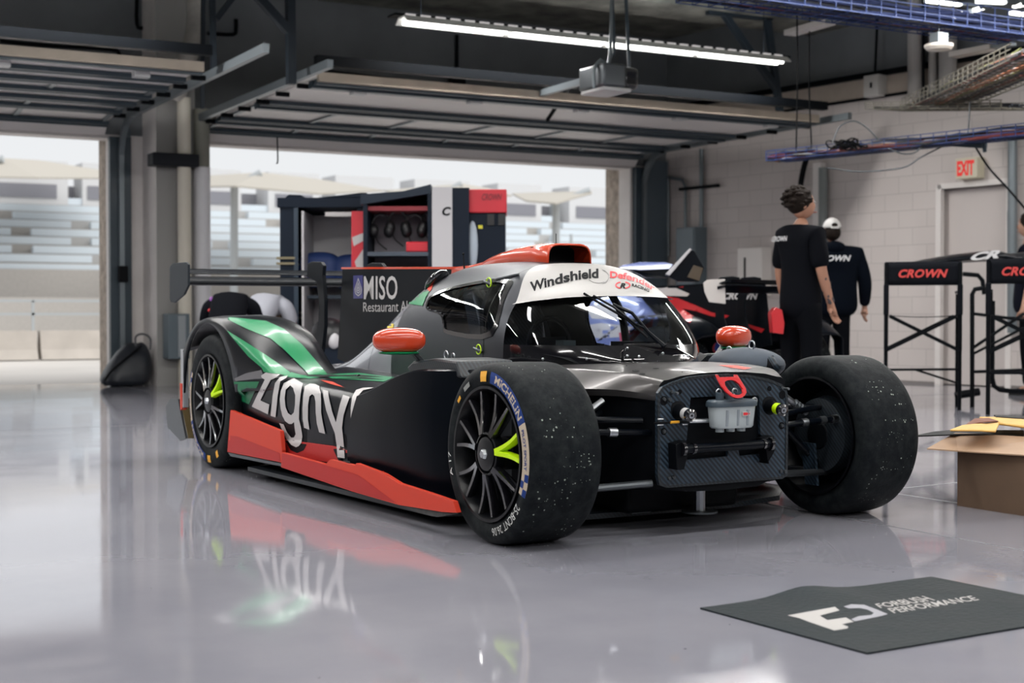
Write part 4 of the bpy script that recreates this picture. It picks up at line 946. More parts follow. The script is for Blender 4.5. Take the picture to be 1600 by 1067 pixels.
# column between the doors
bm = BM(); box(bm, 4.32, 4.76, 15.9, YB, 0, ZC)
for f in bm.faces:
    if f.calc_center_median().x < 4.33: f.material_index = 1  # white column: lit side painted paler, shaded front painted grey
struct('trim_8', bm, [mat('shaded_column_front', (.30, .295, .285), .6), M_paint], smooth=False)
def pipe(name, pts, r, m, label, cat='pipe', **k):
    bm = BM(); tube(bm, pts, r, 16); return tag(build(name, bm, m), label, cat, **k)
pipe('downpipe', [(4.60, 15.78, .0), (4.60, 15.78, 3.2)], .075, M_pipe, 'cream vertical pipe on the column between the two open doors, left of the white pipe')
pipe('downpipe', [(4.83, 15.88, .0), (4.83, 15.88, 2.45)], .095, M_wpipe, 'white vertical pipe at the right edge of the column between the two open doors')
pipe('downpipe', [(4.83, 15.88, 2.455), (4.83, 15.88, 3.1)], .090, mat('grey_pipe', (.22, .22, .19), .6), 'short olive-grey pipe above the white pipe on the column')
p = bez([wy(276, 150, 15.8), wy(286, 118, 15.6), wy(293, 92, 15.4), wy(300, 68, 15.4), wy(306, 40, 15.5), wy(307, -10, 15.6)], 5)
pipe('flexible_duct', p, .10, mat('dusty_duct', (.42, .40, .37), .7, noise=.15), 'dusty pale duct bending down the top of the column between the doors', 'duct')
bm = BM(); box(bm, 4.22, 4.74, 15.66, 15.90, 2.43, 2.57); tag(build('pipe_clamp', bm, mat('clamp_black', (.008, .010, .015), .5, spec=.2), bevel=.01), 'dark steel clamp band around the column and its pipes', 'clamp')
# raised sectional doors
def sectional(x0, x1, label, wide=False):
    t = thing('sectional_door', label, 'garage door', ((x0+x1)/2, 14.3, 3.0)); L = (x1-x0)/2; oy = 14.3
    secs = [(16.33, 2.80, 16.20, 2.93), (16.18, 2.94, 15.62, 3.0), (15.60, 3.0, 15.02, 3.0), (15.0, 3.0, 14.42, 3.0), (14.40, 3.0, 13.82, 3.0), (13.80, 3.0, 13.24, 3.0), (13.22, 3.0, 12.66, 3.0)]
    if wide: secs = [(16.33, 2.80, 16.20, 2.93), (16.18, 2.94, 15.62, 3.0), (15.60, 3.0, 14.22, 3.0), (14.20, 3.0, 12.66, 3.0)]
    for i, (ya, za, yb, zb2) in enumerate(secs):
        bm = BM(); prism(bm, [(-L, ya-oy, za-3), (-L, yb-oy, zb2-3), (-L, yb-oy+.0, zb2-3+.045), (-L, ya-oy+.0, za-3+.045)], (2*L, 0, 0))
        pn = build('door_section', bm, M_panel, t, smooth=False)
        bm = BM(); bar(bm, (-L, yb-oy+.03, zb2-3-.025), (L, yb-oy+.03, zb2-3-.025), .07, .05)
        if i > 0: bar(bm, (-L, ya-oy-.03, za-3-.025), (L, ya-oy-.03, za-3-.025), .06, .04)
        if wide and i: bar(bm, (-L, yb-oy+.16, zb2-3-.035), (L, yb-oy+.16, zb2-3-.035), .10, .07)
        build('reinforcing_strut', bm, M_blue_st, pn, smooth=False)
        if i in (1, 2, 4):
            bm = BM(); n = 6
            for k in range(n+1):
                x = -L+.06+(2*L-.12)*k/n; bar(bm, (x, ya-oy, za-3-.012), (x, yb-oy, zb2-3-.012), .05, .02)
            build('stile', bm, M_galv, pn, smooth=False)
    bm = BM(); box(bm, -L, L, 12.60-oy, 12.66-oy, -.03, .055); build('edge_seal', bm, mat('warm_edge_strip', (.42, .36, .29), .5, noise=.12, nscale=4), t, smooth=False)
    bm = BM(); bar(bm, (-L-.05, 12.56-oy, .15), (L+.05, 12.56-oy, .15), .09, .09); build('top_beam', bm, M_pole, t, smooth=False)
    for k in range(5):
        x = -L+.5+(2*L-1)*k/4; bm = BM(); box(bm, x-.07, x+.07, 12.80-oy, 12.90-oy, -.09, -.02); build('hinge_plate', bm, mat('pale_hinge', (.5, .5, .5), .4), t, smooth=False)
    for s in (-1, 1):
        for k in range(6):
            y = 12.9-oy+k*.58; bm = BM(); cyl(bm, (s*(L-.03), y, -.04), (s*(L+.1), y, -.04), .025, 10); build('roller', bm, M_pole, t)
    return t
sectional(4.95, 10.98, 'raised grey sectional door hanging above the middle opening', True)
sectional(-1.9, 3.86, 'raised grey sectional door hanging above the left opening')
def track(x, yend, side, label):
    t = thing('door_track', label, 'door track', (x, YB-.1, 0))
    pts = [(0, 0, 0), (0, 0, 2.6), (0, -.08, 2.78), (0, -.25, 2.93), (0, -.5, 3.0), (0, yend-YB+.1, 3.02)]
    bm = BM()
    for a, b in zip(pts, pts[1:]): bar(bm, a, b, .055, .075)
    build('guide_rail', bm, M_galv, t, smooth=False)
    bm = BM(); box(bm, -.12, .12, .02, .10, 0, 2.8); build('angle_bracket', bm, M_blue_st, t, smooth=False)
    return t
track(4.80-.0, 11.95, 1, 'steel door track at the left of the middle opening, running up and out overhead')
track(11.16, 12.3, 1, 'steel door track at the right of the middle opening')
track(4.05, 11.5, 1, 'steel door track at the right of the left opening, ending in a long overhead rail')
bm = BM(); box(bm, 11.22, 11.56, YB-.09, YB-.01, 0, 2.9); tag(build('jamb_cover', bm, mat('blue_grey_cover', (.09, .12, .145), .45)), 'tall blue-grey cover strip in the corner right of the middle opening', 'cover')
bm = BM(); box(bm, 4.12, 4.17, YB-.07, YB-.01, 0, 2.9); tag(build('jamb_cover', bm, mat('blue_grey_cover', (.09, .12, .145), .45)), 'narrow blue-grey strip beside the door track right of the left opening', 'cover')
# steel hangers
def hanger(name, segs, w, label):
    bm = BM()
    for a, b in segs: bar(bm, a, b, w, w)
    return tag(build(name, bm, mat('hanger_steel', (.014, .021, .029), .5, spec=.3), smooth=False), label, 'hanger')
A = lambda px, py, y: wy(px, py, y)
hanger('track_hanger', [(A(455, 132, 12.4), A(453, -30, 12.4)), (A(451, 48, 12.4), A(398, -10, 12.4))], .075, 'thick steel hanger post with a brace above the left end of the middle door')
hanger('track_hanger', [(A(334, 112, 13.2), A(331, -20, 13.2)), (A(338, 30, 13.2), A(372, -14, 13.2))], .05, 'dark steel hanger post with a brace above the column between the doors')
hanger('track_hanger', [(A(1222, 200, 13.3), A(1203, 60, 13.3)), (A(1214, 140, 13.3), A(1130, 20, 13.3)), (A(1203, 60, 13.3), A(1194, -10, 13.3)), (A(1105, 18, 13.3), A(1205, 28, 13.3))], .07, 'black steel hanger frame above the right end of the middle door')
hanger('track_hanger', [(A(316, 170, 15.0), A(318, -60, 15.0))], .04, 'slim steel rod beside the duct above the column')
for pts, lab in (([(214, -10), (214, 38), (225, 44), (262, 47), (266, 100)], 'dark pipe bending down from the ceiling left of the dusty duct'), ([(325, 52), (364, 54), (369, 45), (369, 30)], 'short dark elbow pipe right of the dusty duct'), ([(0, 64), (60, 70), (170, 77), (186, 84), (190, 96)], 'thin conduit along the dark wall above the left door'), ([(714, 55), (714, 130)], 'thin vertical conduit on the dark wall above the middle door'), ([(480, 108), (700, 134), (1000, 168)], 'thin horizontal conduit on the dark wall above the middle door')):
    pipe('conduit', bez([wy(x, y, YB-.03) for x, y in pts], 3), .022, M_pole, lab, 'conduit')
q = wy(714, 128, YB-.1); bm = BM(); box(bm, q.x-.1, q.x+.1, q.y-.06, q.y+.05, q.z-.09, q.z+.09); tag(build('junction_box', bm, M_pole, bevel=.01), 'small dark junction box on the wall above the middle door', 'junction box')
# ceiling drop beam
bm = BM(); box(bm, -12, 14, 13.2, 13.9, 4.25, ZC); struct('trim_9', bm, M_ceil, smooth=False)
# ---------- light fixtures
M_tube = mat('lit_tube', (1, 1, 1), .5, emit=(1.0, 1.0, .94), es=5.5); M_housing = mat('fixture_white', (.55, .55, .53), .4)
def fixture(x0, x1, y, z, label, group=None, power=LAMP_W, slots=True):
    t = thing('strip_light', label, 'ceiling light', ((x0+x1)/2, y, z), 0, group); L = (x1-x0)/2
    bm = BM(); prism(bm, [(-L, -.14, .03), (-L, -.07, .085), (-L, .07, .085), (-L, .14, .03), (-L, .13, .02), (-L, .065, .07), (-L, -.065, .07), (-L, -.13, .02)], (2*L, 0, 0)); build('reflector', bm, M_housing, t, smooth=False)
    if slots:
        bm = BM(); box(bm, -L-.05, L+.12, .02, .20, .10, .118); build('top_rail', bm, M_pole, t, smooth=False)
        n = int(2*L/.155)
        for k in range(n):
            bm = BM(); x = -L+.05+k*2*L/n; box(bm, x, x+.10, .0, .03, .088, .118); build('rail_slot', bm, mat('lit_slot', (.6, .58, .58), .5, emit=(.9, .85, .85), es=.45), t, smooth=False)
    n = max(1, round(2*L/1.2)); s = 2*L/n
    for k in range(n):
        for yy in (-.045, .045):
            bm = BM(); cyl(bm, (-L+k*s+.04, yy, .03), (-L+(k+1)*s-.04, yy, .03), .019, 10); build('light_tube', bm, M_tube, t)
    ld = bpy.data.lights.new('strip_lamp', 'AREA'); ld.shape = 'RECTANGLE'; ld.size = 2*L; ld.size_y = .16; ld.energy = power; ld.color = (1, .975, .95)
    lo = bpy.data.objects.new('strip_lamp', ld); COL.objects.link(lo); lo.parent = t; lo.location = (0, 0, .0)
    l2 = bpy.data.lights.new('strip_uplight', 'AREA'); l2.shape = 'RECTANGLE'; l2.size = 2*L; l2.size_y = .12; l2.energy = power*.38; l2.color = (.93, .97, 1)
    lo = bpy.data.objects.new('strip_uplight', l2); COL.objects.link(lo); lo.parent = t; lo.location = (0, -.0, .125); lo.rotation_euler = (pi, 0, 0)
    for sx in (-1, 1):
        bm = BM(); cyl(bm, (sx*L*.9, .05, .08), (sx*L*.9, .05, ZC-z), .004, 6); build('hanging_wire', bm, M_pole, t)
    return t
fixture(5.65, 10.2, 12.3, 3.5, 'long lit strip light above the middle door, behind the door opener', power=LAMP_W*1.5)
for y in (8.6, 5.6, 2.8, -.4, -4.0):
    for x0 in (-5.5, .6, 6.7):
        fixture(x0, x0+4.5, y, 3.55, 'unseen strip light added to brighten the wall between the doors', 'strip lights over the garage floor', slots=False, power=LAMP_W*(1.7 if y == 8.6 else 1))
fixture(-.4, 3.4, 12.3, 3.55, 'unseen strip light added to brighten the wall between the doors', 'strip lights over the garage floor', slots=False, power=LAMP_W*1.6)  # added above the view to throw more light on the back wall
fixture(-5.5, -1.2, 12.3, 3.55, 'unseen strip light added to brighten the wall between the doors', 'strip lights over the garage floor', slots=False, power=LAMP_W*1.6)  # second added light out of view, brightens the back wall too
def small_light(a, b, z, label, lit=False, group=None):
    p, q = wz(*a, z), wz(*b, z); q.z = p.z; t = thing('tube_light', label, 'ceiling light', (p+q)/2, 0, group); h = (q-p)/2
    bm = BM(); bar(bm, -h, h, .05 if lit else .14, .03 if lit else .05); o = build('light_housing', bm, mat('unlit_white', (.6, .57, .54), .5) if not lit else M_tube, t, smooth=False)
    bm = BM(); c = -h; bar(bm, h, h*1.9, .10, .03); build('mounting_rail', bm, M_galv, t, smooth=False)
small_light((1234, 52), (1296, 34), 3.5, 'white tube light hanging below the blue cable tray at the top')
small_light((1490, 86), (1553, 74), 3.3, 'white tube light right of the round Wi-Fi saucer')
for a, b in (((1447, 1), (1500, 7)), ((1526, 2), (1570, 4)), ((1490, 26), (1510, 19)), ((1584, 10), (1600, 7)), ((1517, 18), (1536, 12)), ((1580, 20), (1600, 23))):
    small_light(a, b, 3.95, 'small bright ceiling light in the top right corner, beyond the cable trays', True, 'small bright lights in the top right corner')
# round Wi-Fi saucer, not a lamp
c = wd(1467, 70, 12.6); t = thing('wifi_saucer', 'round flat white Wi-Fi saucer under the blue cable tray', 'ceiling light', c)
bm = BM(); lathe(bm, [(0, -.05), (.10, -.045), (.125, -.02), (.125, .0), (.08, .012), (0, .012)], 'Z', 32); build('saucer_body', bm, mat('ivory', (.62, .58, .52), .4), t)
bm = BM(); box(bm, -.06, .06, -.05, .05, .012, .10); build('saucer_bracket', bm, M_galv, t); bm = BM(); cyl(bm, (0, 0, .09), (0, 0, ZC-c.z), .006, 6); build('drop_rod', bm, M_galv, t)
# ---------- door opener
c = wd(948, 122, 13.25); t = thing('door_opener', 'dark electric door opener hanging on straps below the ceiling', 'door opener', c, radians(0))
bm = BM(); box(bm, -.17, .07, -.22, .22, -.11, .10); build('motor_housing', bm, M_steel, t, bevel=.02)
bm = BM(); box(bm, .07, .25, -.17, .17, -.11, .09); build('motor_cover', bm, M_gloss, t, bevel=.04)
bm = BM(); box(bm, -.16, .14, -.20, .20, -.145, -.11); build('lower_cover', bm, mat('pale_cover', (.42, .42, .42), .4), t, bevel=.01)
bm = BM(); tube(bm, bez([(-.20, -.1, -.12), (-.20, -.1, .05), (-.13, -.1, .14), (-.03, -.1, .2), (.0, -.1, ZC-c.z)], 5), .016, 8); build('strap', bm, M_galv, t)
bm = BM(); tube(bm, [(.02, .12, .10), (.16, .12, .26), (.10, .12, ZC-c.z)], .016, 8); tube(bm, [(.18, -.1, .1), (.16, 0, ZC-c.z)], .016, 8); build('strap', bm, M_blue_st, t)
bm = BM(); bar(bm, (-.1, .15, .0), Vector((8.0, 16.3, 3.2))-c, .05, .06); build('drive_rail', bm, M_galv, t, smooth=False)
bm = BM(); bar(bm, Vector(A(893, 130, 12.9))-c, Vector(A(855, 188, 13.4))-c, .03, .03); build('door_arm', bm, M_pole, t, smooth=False)
# ---------- right wall equipment
def onwall(px, py, n=0.0):
    r = wray(px, py); m = RWM.to_3x3(); nn = m @ Vector((1, 0, 0)); p0 = RWM @ Vector((-n, 0, 0)); k = (p0-EYE).dot(nn)/r.dot(nn); P = EYE+r*k
    l = RWM.inverted() @ P; return -l.y, l.z
def wbox(name, a, b, depth, m, label, cat, kids=None, **k):
    s0, z1 = onwall(*a, depth); s1, z0 = onwall(*b, depth); t = thing(name, label, cat, rw(s0, z0), RA)
    bm = BM(); box(bm, -depth, 0, -(s1-s0), 0, 0, z1-z0); build(name+'_case', bm, m, t, bevel=.008); t['w'] = s1-s0; t['h'] = z1-z0
    return t, s1-s0, z1-z0
t, w_, h_ = wbox('electrical_panel', (1056, 356), (1086, 465), .22, mat('panel_blue_grey', (.12, .155, .18), .45), 'blue-grey electrical panel on the wall right of the middle opening', 'electrical panel')
bm = BM(); box(bm, -.23, -.22, -w_+.03, -.03, .03, h_-.03); build('panel_door', bm, mat('panel_blue_grey2', (.13, .17, .20), .4), t)
t, w_, h_ = wbox('wall_heater', (1152, 388), (1190, 462), .18, mat('warm_white', (.78, .74, .71), .5), 'white box with a dark slot on the right wall, behind the second car', 'wall unit')
bm = BM(); box(bm, -.185, -.18, -w_*.35, -w_*.28, h_*.2, h_*.8); build('dark_slot', bm, M_ink, t)
t, w_, h_ = wbox('junction_box', (1349, 119), (1372, 149), .16, mat('white_box', (.58, .56, .54), .45), 'white junction box high on the right wall', 'junction box')
bm = BM(); box(bm, -.165, -.16, -w_*.6, -w_*.45, h_*.4, h_*.65); build('dark_knob', bm, M_ink, t)
def wpipe(pts, r, m, label, n=.05):
    P = [rw(*onwall(x, y, n), n) for x, y in pts]; return pipe('wall_pipe', P, r, m, label, 'pipe')
wpipe([(1096, 470), (1096, 233)], .03, M_galv, 'vertical grey conduit rising behind the electrical panel')
wpipe([(1071, 356), (1071, 292), (1066, 281), (1045, 277)], .022, M_galv, 'thin conduit bending left above the electrical panel')
wpipe([(1044, 276), (1044, 400)], .02, M_galv, 'thin vertical conduit in the corner by the middle opening')
bm = BM(); s, z = onwall(1090, 293, .06); bar(bm, rw(s-.35, z, .06), rw(s+.4, z, .06), .05, .04); tag(build('pipe_bracket', bm, M_pole), 'short black strut bracket across the conduits on the right wall', 'bracket')
for x, r_, lab in ((1430, .085, 'tall white pipe, leftmost of the three high on the right wall'), (1458, .05, 'tall white pipe, middle and thinnest of the three high on the right wall'), (1481, .10, 'tall white pipe, rightmost of the three high on the right wall')):
    wpipe([(x, 152), (x, -20)], r_, mat('pipe_grey_white', (.36, .34, .33), .5), lab, .14)
for x, lab in ((1443, 'thin black conduit between the left two white pipes'), (1467, 'thin black conduit between the right two white pipes'), (1367, 'black cable hanging to the white junction box')):
    wpipe([(x, 148 if x > 1400 else 120), (x+(6 if x < 1400 else 0), -20)], .016, M_pole, lab, .14)
wpipe([(1582, 205), (1582, 520)], .05, M_galv, 'thick grey conduit on the right wall right of the exit door', .08)
wpipe([(1577, 330), (1577, 520)], .022, M_galv, 'thin grey conduit beside the thick one right of the exit door', .06)
wpipe([(1286, 262), (1286, 600)], .055, mat('column_grey', (.20, .22, .22), .5), 'grey strut channel standing on the right wall behind the two men', .08)
bm = BM(); s, z = onwall(1270, 255, .10); s2, z2 = onwall(1281, 255, .10); bm = BM()
P = [rw(s, 0, .02), rw(s2, 0, .02)]; prism(bm, [rw(s, 0, .10), rw(s2, 0, .10), rw(s2, 0, .0), rw(s, 0, .0)], (0, 0, z)); tag(build('wall_cover', bm, M_paint, smooth=False), 'narrow white cover strip running down the right wall beside the black hose', 'cover')
bm = BM(); P = bez([rw(*onwall(x, y, .13), .13) for x, y in ((1266, 232), (1256, 262), (1250, 300), (1252, 340))], 6); tube(bm, P, .035, 8); tag(build('cable_bundle', bm, M_ink), 'thick black cable bundle hanging behind the man in the black shirt', 'cable')
# exit sign
s0, z1 = onwall(1493, 248, .13); s1, z0 = onwall(1527, 277, .13); t = thing('exit_sign', 'lit EXIT sign with red letters above the side door', 'exit sign', rw(s0, z0), RA)
ww_, hh_ = s1-s0, z1-z0
bm = BM(); box(bm, -.13, 0, -ww_, 0, 0, hh_); build('sign_case', bm, mat('sign_cream', (.50, .47, .38), .5, emit=(.6, .5, .3), es=.12), t, bevel=.006)
text_quad('exit_lettering', 'EXIT', mat('exit_red', (.7, .02, .02), .5, emit=(1, .05, .04), es=.22), t, [Vector((-.132, -.02, hh_-.03)), Vector((-.132, -ww_*.86, hh_-.03)), Vector((-.132, -ww_*.86, .03)), Vector((-.132, -.02, .03))], bold=.05)
# ---------- cable trays
M_traywire = mat('blue_tray_wire', (.010, .035, .15), .5); CABC = [mat('cable_blue', (.006, .014, .060), .6), mat('cable_dark', (.012, .014, .02), .5), mat('cable_red', (.13, .022, .022), .6), mat('cable_orange', (.40, .13, .05), .5), mat('cable_pale', (.40, .38, .38), .5), mat('cable_yellow', (.20, .22, .05), .5)]
def tray(a, b, w, h, label, cols, n=26, seed=1, wm=M_traywire, loose=.02, r=.012):
    rnd = random.Random(seed); a, b = Vector(a), Vector(b); d, u, v = frame(a, b); up = Vector((0, 0, 1)); L = (b-a).length
    t = thing('cable_tray', label, 'cable tray', a)
    bm = BM(); Z0 = Vector((0, 0, 0)); D = b-a
    for su in lin(-.5, .5, 5): bar(bm, u*su*w, D+u*su*w, .008, .008)
    for s_ in (-.5, .5):
        for hz in (.33, .66, 1.0): bar(bm, u*s_*w+up*h*hz, D+u*s_*w+up*h*hz, .008, .008)
    k = 0
    while k < L:
        p = d*k; q = [p-u*w/2+up*h, p-u*w/2, p+u*w/2, p+u*w/2+up*h]
        for i in range(3): bar(bm, q[i], q[i+1], .007, .007)
        k += .16
    build('wire_basket', bm, wm, t, smooth=False)
    for ci in range(n):
        m = CABC[cols[ci % len(cols)]]; bm = BM(); o = u*(rnd.uniform(-.45, .45)*w); z = .015+rnd.random()**1.3*h*.6; pts = []
        for k in range(13): pts.append(D*(k/12)+o+u*rnd.uniform(-loose, loose)+up*(z+rnd.uniform(-loose, loose)*.6))
        tube(bm, bez(pts, 2), r*rnd.uniform(.7, 1.3), 6); build('cable', bm, m, t)
    return t
tray(wd(1080, -4, 11.6), wd(1600, 64, 13.2), .45, .20, 'blue wire cable tray crossing the top right of the picture', [0, 0, 1, 0, 1, 0, 2], 26, 1)
tray(wd(1214, 252, 15.6), wd(1620, 212, 12.6), .30, .10, 'low blue cable tray with tangled wires over the exit sign', [1, 0, 1, 3, 2, 1, 4], 26, 2, loose=.03)
tray(wd(1455, 172, 15.0), wd(1640, 92, 11.2), .60, .12, 'steep tray of red, white and blue cables at the right edge', [2, 4, 3, 0, 4, 5, 2, 1, 4, 1], 40, 3, wm=mat('tray_zinc', (.16, .15, .12), .5, metal=.5), loose=.015)
tray(wd(1383, 172, 15.6), wd(1600, 170, 13.5), .5, .07, 'zinc wire tray behind the steep cable tray', [1, 1], 6, 4, wm=mat('tray_zinc', (.16, .15, .12), .5, metal=.5))
for i, (pts, lab) in enumerate((([(1300, 225), (1312, 198), (1334, 189), (1355, 200), (1372, 218)], 'thin grey wire arching above the low cable tray'), ([(1292, 262), (1345, 268), (1410, 262), (1440, 245), (1478, 226)], 'thin grey wire sagging below the low cable tray'), ([(1388, 232), (1410, 240), (1430, 238), (1447, 222)], 'short wire loop under the low cable tray'), ([(1522, 226), (1545, 262), (1575, 295), (1605, 330)], 'black wire running down past the exit sign'), ([(1245, -5), (1246, 120), (1244, 232)], 'thin cord hanging from the ceiling, left of two'), ([(1266, -5), (1264, 120), (1268, 232)], 'thin cord hanging from the ceiling, right of two'), ([(433, 215), (434, 250), (432, 256)], 'thin pull cord hanging in the middle opening'), ([(1516, 160), (1512, 215)], 'thin wire dropping from the steep tray'))):
    pipe('loose_wire', bez([wd(x, y, 13.6) for x, y in pts], 5), .007 if i != 3 else .01, M_pole if i in (3, 4, 5, 6) else M_steel, lab, 'wire')
bm = BM(); rnd = random.Random(5)
for k in range(7):
    c = wd(1320+rnd.uniform(-8, 14), 226+rnd.uniform(-4, 3), 14.2); R_ = rnd.uniform(.08, .14)
    tube(bm, [c+Vector((R_*cos(a), R_*sin(a), .03*sin(2*a+k))) for a in lin(0, 2*pi, 17)[:-1]], .008, 6, closed=True)
tag(build('wire_coil', bm, M_ink), 'loose coil of black wire on the low cable tray', 'wire coil')
# strut under the tray
bm = BM(); bar(bm, wd(1448, 222, 13.8), wd(1540, 228, 13.3), .05, .05); bar(bm, wd(1536, 222, 13.3), wd(1539, 238, 13.3), .03, .03); tag(build('tray_strut', bm, M_blue_st, smooth=False), 'dark green-grey strut carrying the low cable tray', 'bracket')
# ---------- left wall by the bag
for (x0, y0, x1, y1), m, nm, lab in (((224, 544, 227, 566), M_ink, 'cable_hook', 'small black hook on the wall beside the grey outlet box'), ((233, 541, 243, 568), mat('outlet_grey', (.14, .17, .19), .5), 'outlet_box', 'grey outlet box low on the wall between the doors')):
    a, b = wy(x0, y0, YB-.05), wy(x1, y1, YB-.05); bm = BM(); box(bm, a.x, b.x, YB-.07, YB, b.z, a.z); tag(build(nm, bm, m, bevel=.006), lab, 'outlet')
a, b = wy(258, 490, 15.78), wy(292, 560, 15.78); t = thing('switch_box', 'blue-grey switch cabinet on the column between the doors', 'electrical box', (a.x, 15.78, b.z))
bm = BM(); box(bm, 0, b.x-a.x, -.12, .10, 0, a.z-b.z); build('cabinet_body', bm, mat('switch_blue_grey', (.12, .155, .18), .45), t, bevel=.008); bm = BM(); box(bm, (b.x-a.x)*.45, (b.x-a.x)*.8, -.13, -.12, .02, a.z-b.z-.02); build('cabinet_door', bm, mat('light_switch_grey', (.30, .33, .35), .45), t)
pipe('conduit', [wy(238, 568, YB-.04), wy(238, 600, YB-.04)], .012, M_galv, 'thin conduit running down from the grey outlet box', 'conduit')
# ---------- door latch hardware at left jamb
q = wy(192, 428, YB-.15); bm = BM(); box(bm, q.x-.05, q.x+.05, q.y-.05, q.y+.04, q.z-.09, q.z+.09); tag(build('door_latch', bm, M_ink, bevel=.01), 'small black latch box on the door track left of the column', 'latch')
# ================================================================ THINGS IN THE GARAGE
# ---------- rubber mat
t = thing('floor_mat', 'dark rubber mat with a white logo lying on the floor in front of the car', 'mat', wz(1355, 1023))
N = wz(1355, 1023); L_ = wz(1094, 952); T_ = wz(1455, 903); R_ = N+(T_-L_)
def mp(u, v, z=0):
    p = N.lerp(L_, v); q = R_.lerp(T_, v); return p.lerp(q, u)
def hump(u, v): return .004+.022*math.exp(-((u-.42)/.13)**2)*max(0, (v-.55)/.45)**1.5+.004*math.exp(-((u-.9)/.1)**2)*(1-v)
bm = BM(); rows = []
for v in lin(0, 1, 26): rows.append([mp(u, v)+Vector((0, 0, hump(u, v)+.001))-N for u in lin(0, 1, 40)])
V = grid(bm, rows)
lo = [[bm.verts.new(Vector((q.co.x, q.co.y, max(.0005, q.co.z-.006)))) for q in r] for r in V]
ring = [(0, k) for k in range(40)]+[(j, 39) for j in range(1, 26)]+[(25, k) for k in range(38, -1, -1)]+[(j, 0) for j in range(24, 0, -1)]
for i in range(len(ring)):
    a, b = ring[i], ring[(i+1) % len(ring)]; bm.faces.new((V[a[0]][a[1]], V[b[0]][b[1]], lo[b[0]][b[1]], lo[a[0]][a[1]]))
mo = build('mat_sheet', bm, mat('mat_rubber', (.0075, .0135, .0165), .6, noise=.2, nscale=5, bump=.15, bscale=60, spec=.14), t)
M_mw = mat('mat_print_white', (.40, .385, .375), .6, spec=.2); M_mg = mat('mat_print_grey', (.27, .27, .30), .6)
MP = lambda x, y: (1060+x/2.963, 850+y/2.963)
bpy.context.view_layer.update()
mb = bvh_of(mo); T0 = Vector(t.location)
def onm(x, y):
    h = mb.ray_cast(EYE-T0, wray(x, y).normalized(), 30); return None if h[0] is None else h[0]+Vector((0, 0, .0012))
decal('logo_shape', poly_bm([[[MP(*p) for p in [(505, 332), (725, 292), (746, 309), (655, 333), (690, 354), (775, 341), (812, 362), (757, 373), (787, 384), (783, 392), (722, 402), (610, 364), (560, 345)]]]]), M_mw, t, onm, 8)
decal('logo_shape', poly_bm([[[MP(*p) for p in [(765, 291), (800, 280), (860, 283), (915, 303), (970, 326), (930, 337), (818, 359), (800, 350), (832, 336), (893, 330), (905, 320), (875, 305), (840, 298), (790, 300)]]]]), M_mg, t, onm, 8)
def tq(s, q, bold):
    bm = mesh_text(s, 1, bold, space=.97); b = bounds(bm); Q = quadmap([MP(*p) for p in q], b); decal('mat_lettering', bm, M_mw, t, lambda x, y: onm(*Q(x, y)[:2]))
def fixq(q): return [Vector((p[0], p[1], 0)) for p in q]
_oq = quadmap
def quadmap(q, b): return _oq([Vector((p[0], p[1], p[2] if len(p) > 2 else 0)) for p in q], b)
tq('FORBUSH', [(908, 279), (1130, 241), (1192, 262), (936, 298)], .015)
tq('PERFORMANCE', [(965, 300), (1355, 240), (1395, 260), (1000, 322)], .012)
# ---------- cardboard box
M_card = mat('cardboard', (.115, .070, .042), .75, noise=.12, nscale=6); M_cardL = mat('cardboard_inside', (.36, .235, .15), .7, noise=.06)
c = wz(1497, 790); e = (wz(1600, 806)-c); e.z = 0; e.normalize(); g_ = Vector((-e.y, e.x, 0)); 
if g_.dot(CARO*0+Vector((sin(TURN), cos(TURN), 0))) < 0: g_ = -g_
t = thing('cardboard_box', 'open brown cardboard box at the right edge, envelopes lying on its flaps', 'box', c)
Hh = .245; Wd_, Dp = .46, .34; bm = BM(); th = .005
def bq(bm, a, b, c_, d, tk=.005):
    n = (b-a).cross(d-a).normalized()*tk; prism(bm, [a, b, c_, d], n)
Z = Vector((0, 0, 1)); O0 = Vector((0, 0, 0)); A1, B1, C1, D1 = O0, e*Wd_, e*Wd_+g_*Dp, g_*Dp
for p, q in ((A1, B1), (B1, C1), (C1, D1), (D1, A1)): bq(bm, p, q, q+Z*Hh, p+Z*Hh)
bq(bm, A1, B1, C1, D1); build('box_body', bm, M_card, t, smooth=False)
fl1 = [Vector(wz(1497, 704, Hh))-c, Vector(wz(1600, 711, Hh-.005))-c+e*.05]
bm = BM(); f0 = Z*Hh; P_ = [f0-e*.0, f0+e*Wd_, f0+e*(Wd_+.03)-g_*.09+Z*.045, f0-e*.13-g_*.06+Z*.03]
ff = [cz_ for cz_ in (wd(1448.5, 700.5, 5.95), wd(1492, 676, 6.35), wd(1640, 684, 6.3), wd(1640, 713, 5.7), wd(1497, 704, 6.08))]
bm = BM(); prism(bm, [p-c for p in ff], (0, 0, -.005)); build('box_flap', bm, M_cardL, t, smooth=False)
bm = BM(); prism(bm, [C1+Z*Hh, D1+Z*Hh, D1+Z*(Hh+.0)+g_*.2, C1+Z*Hh+g_*.2], (0, 0, -.005)); build('box_flap', bm, M_cardL, t, smooth=False)
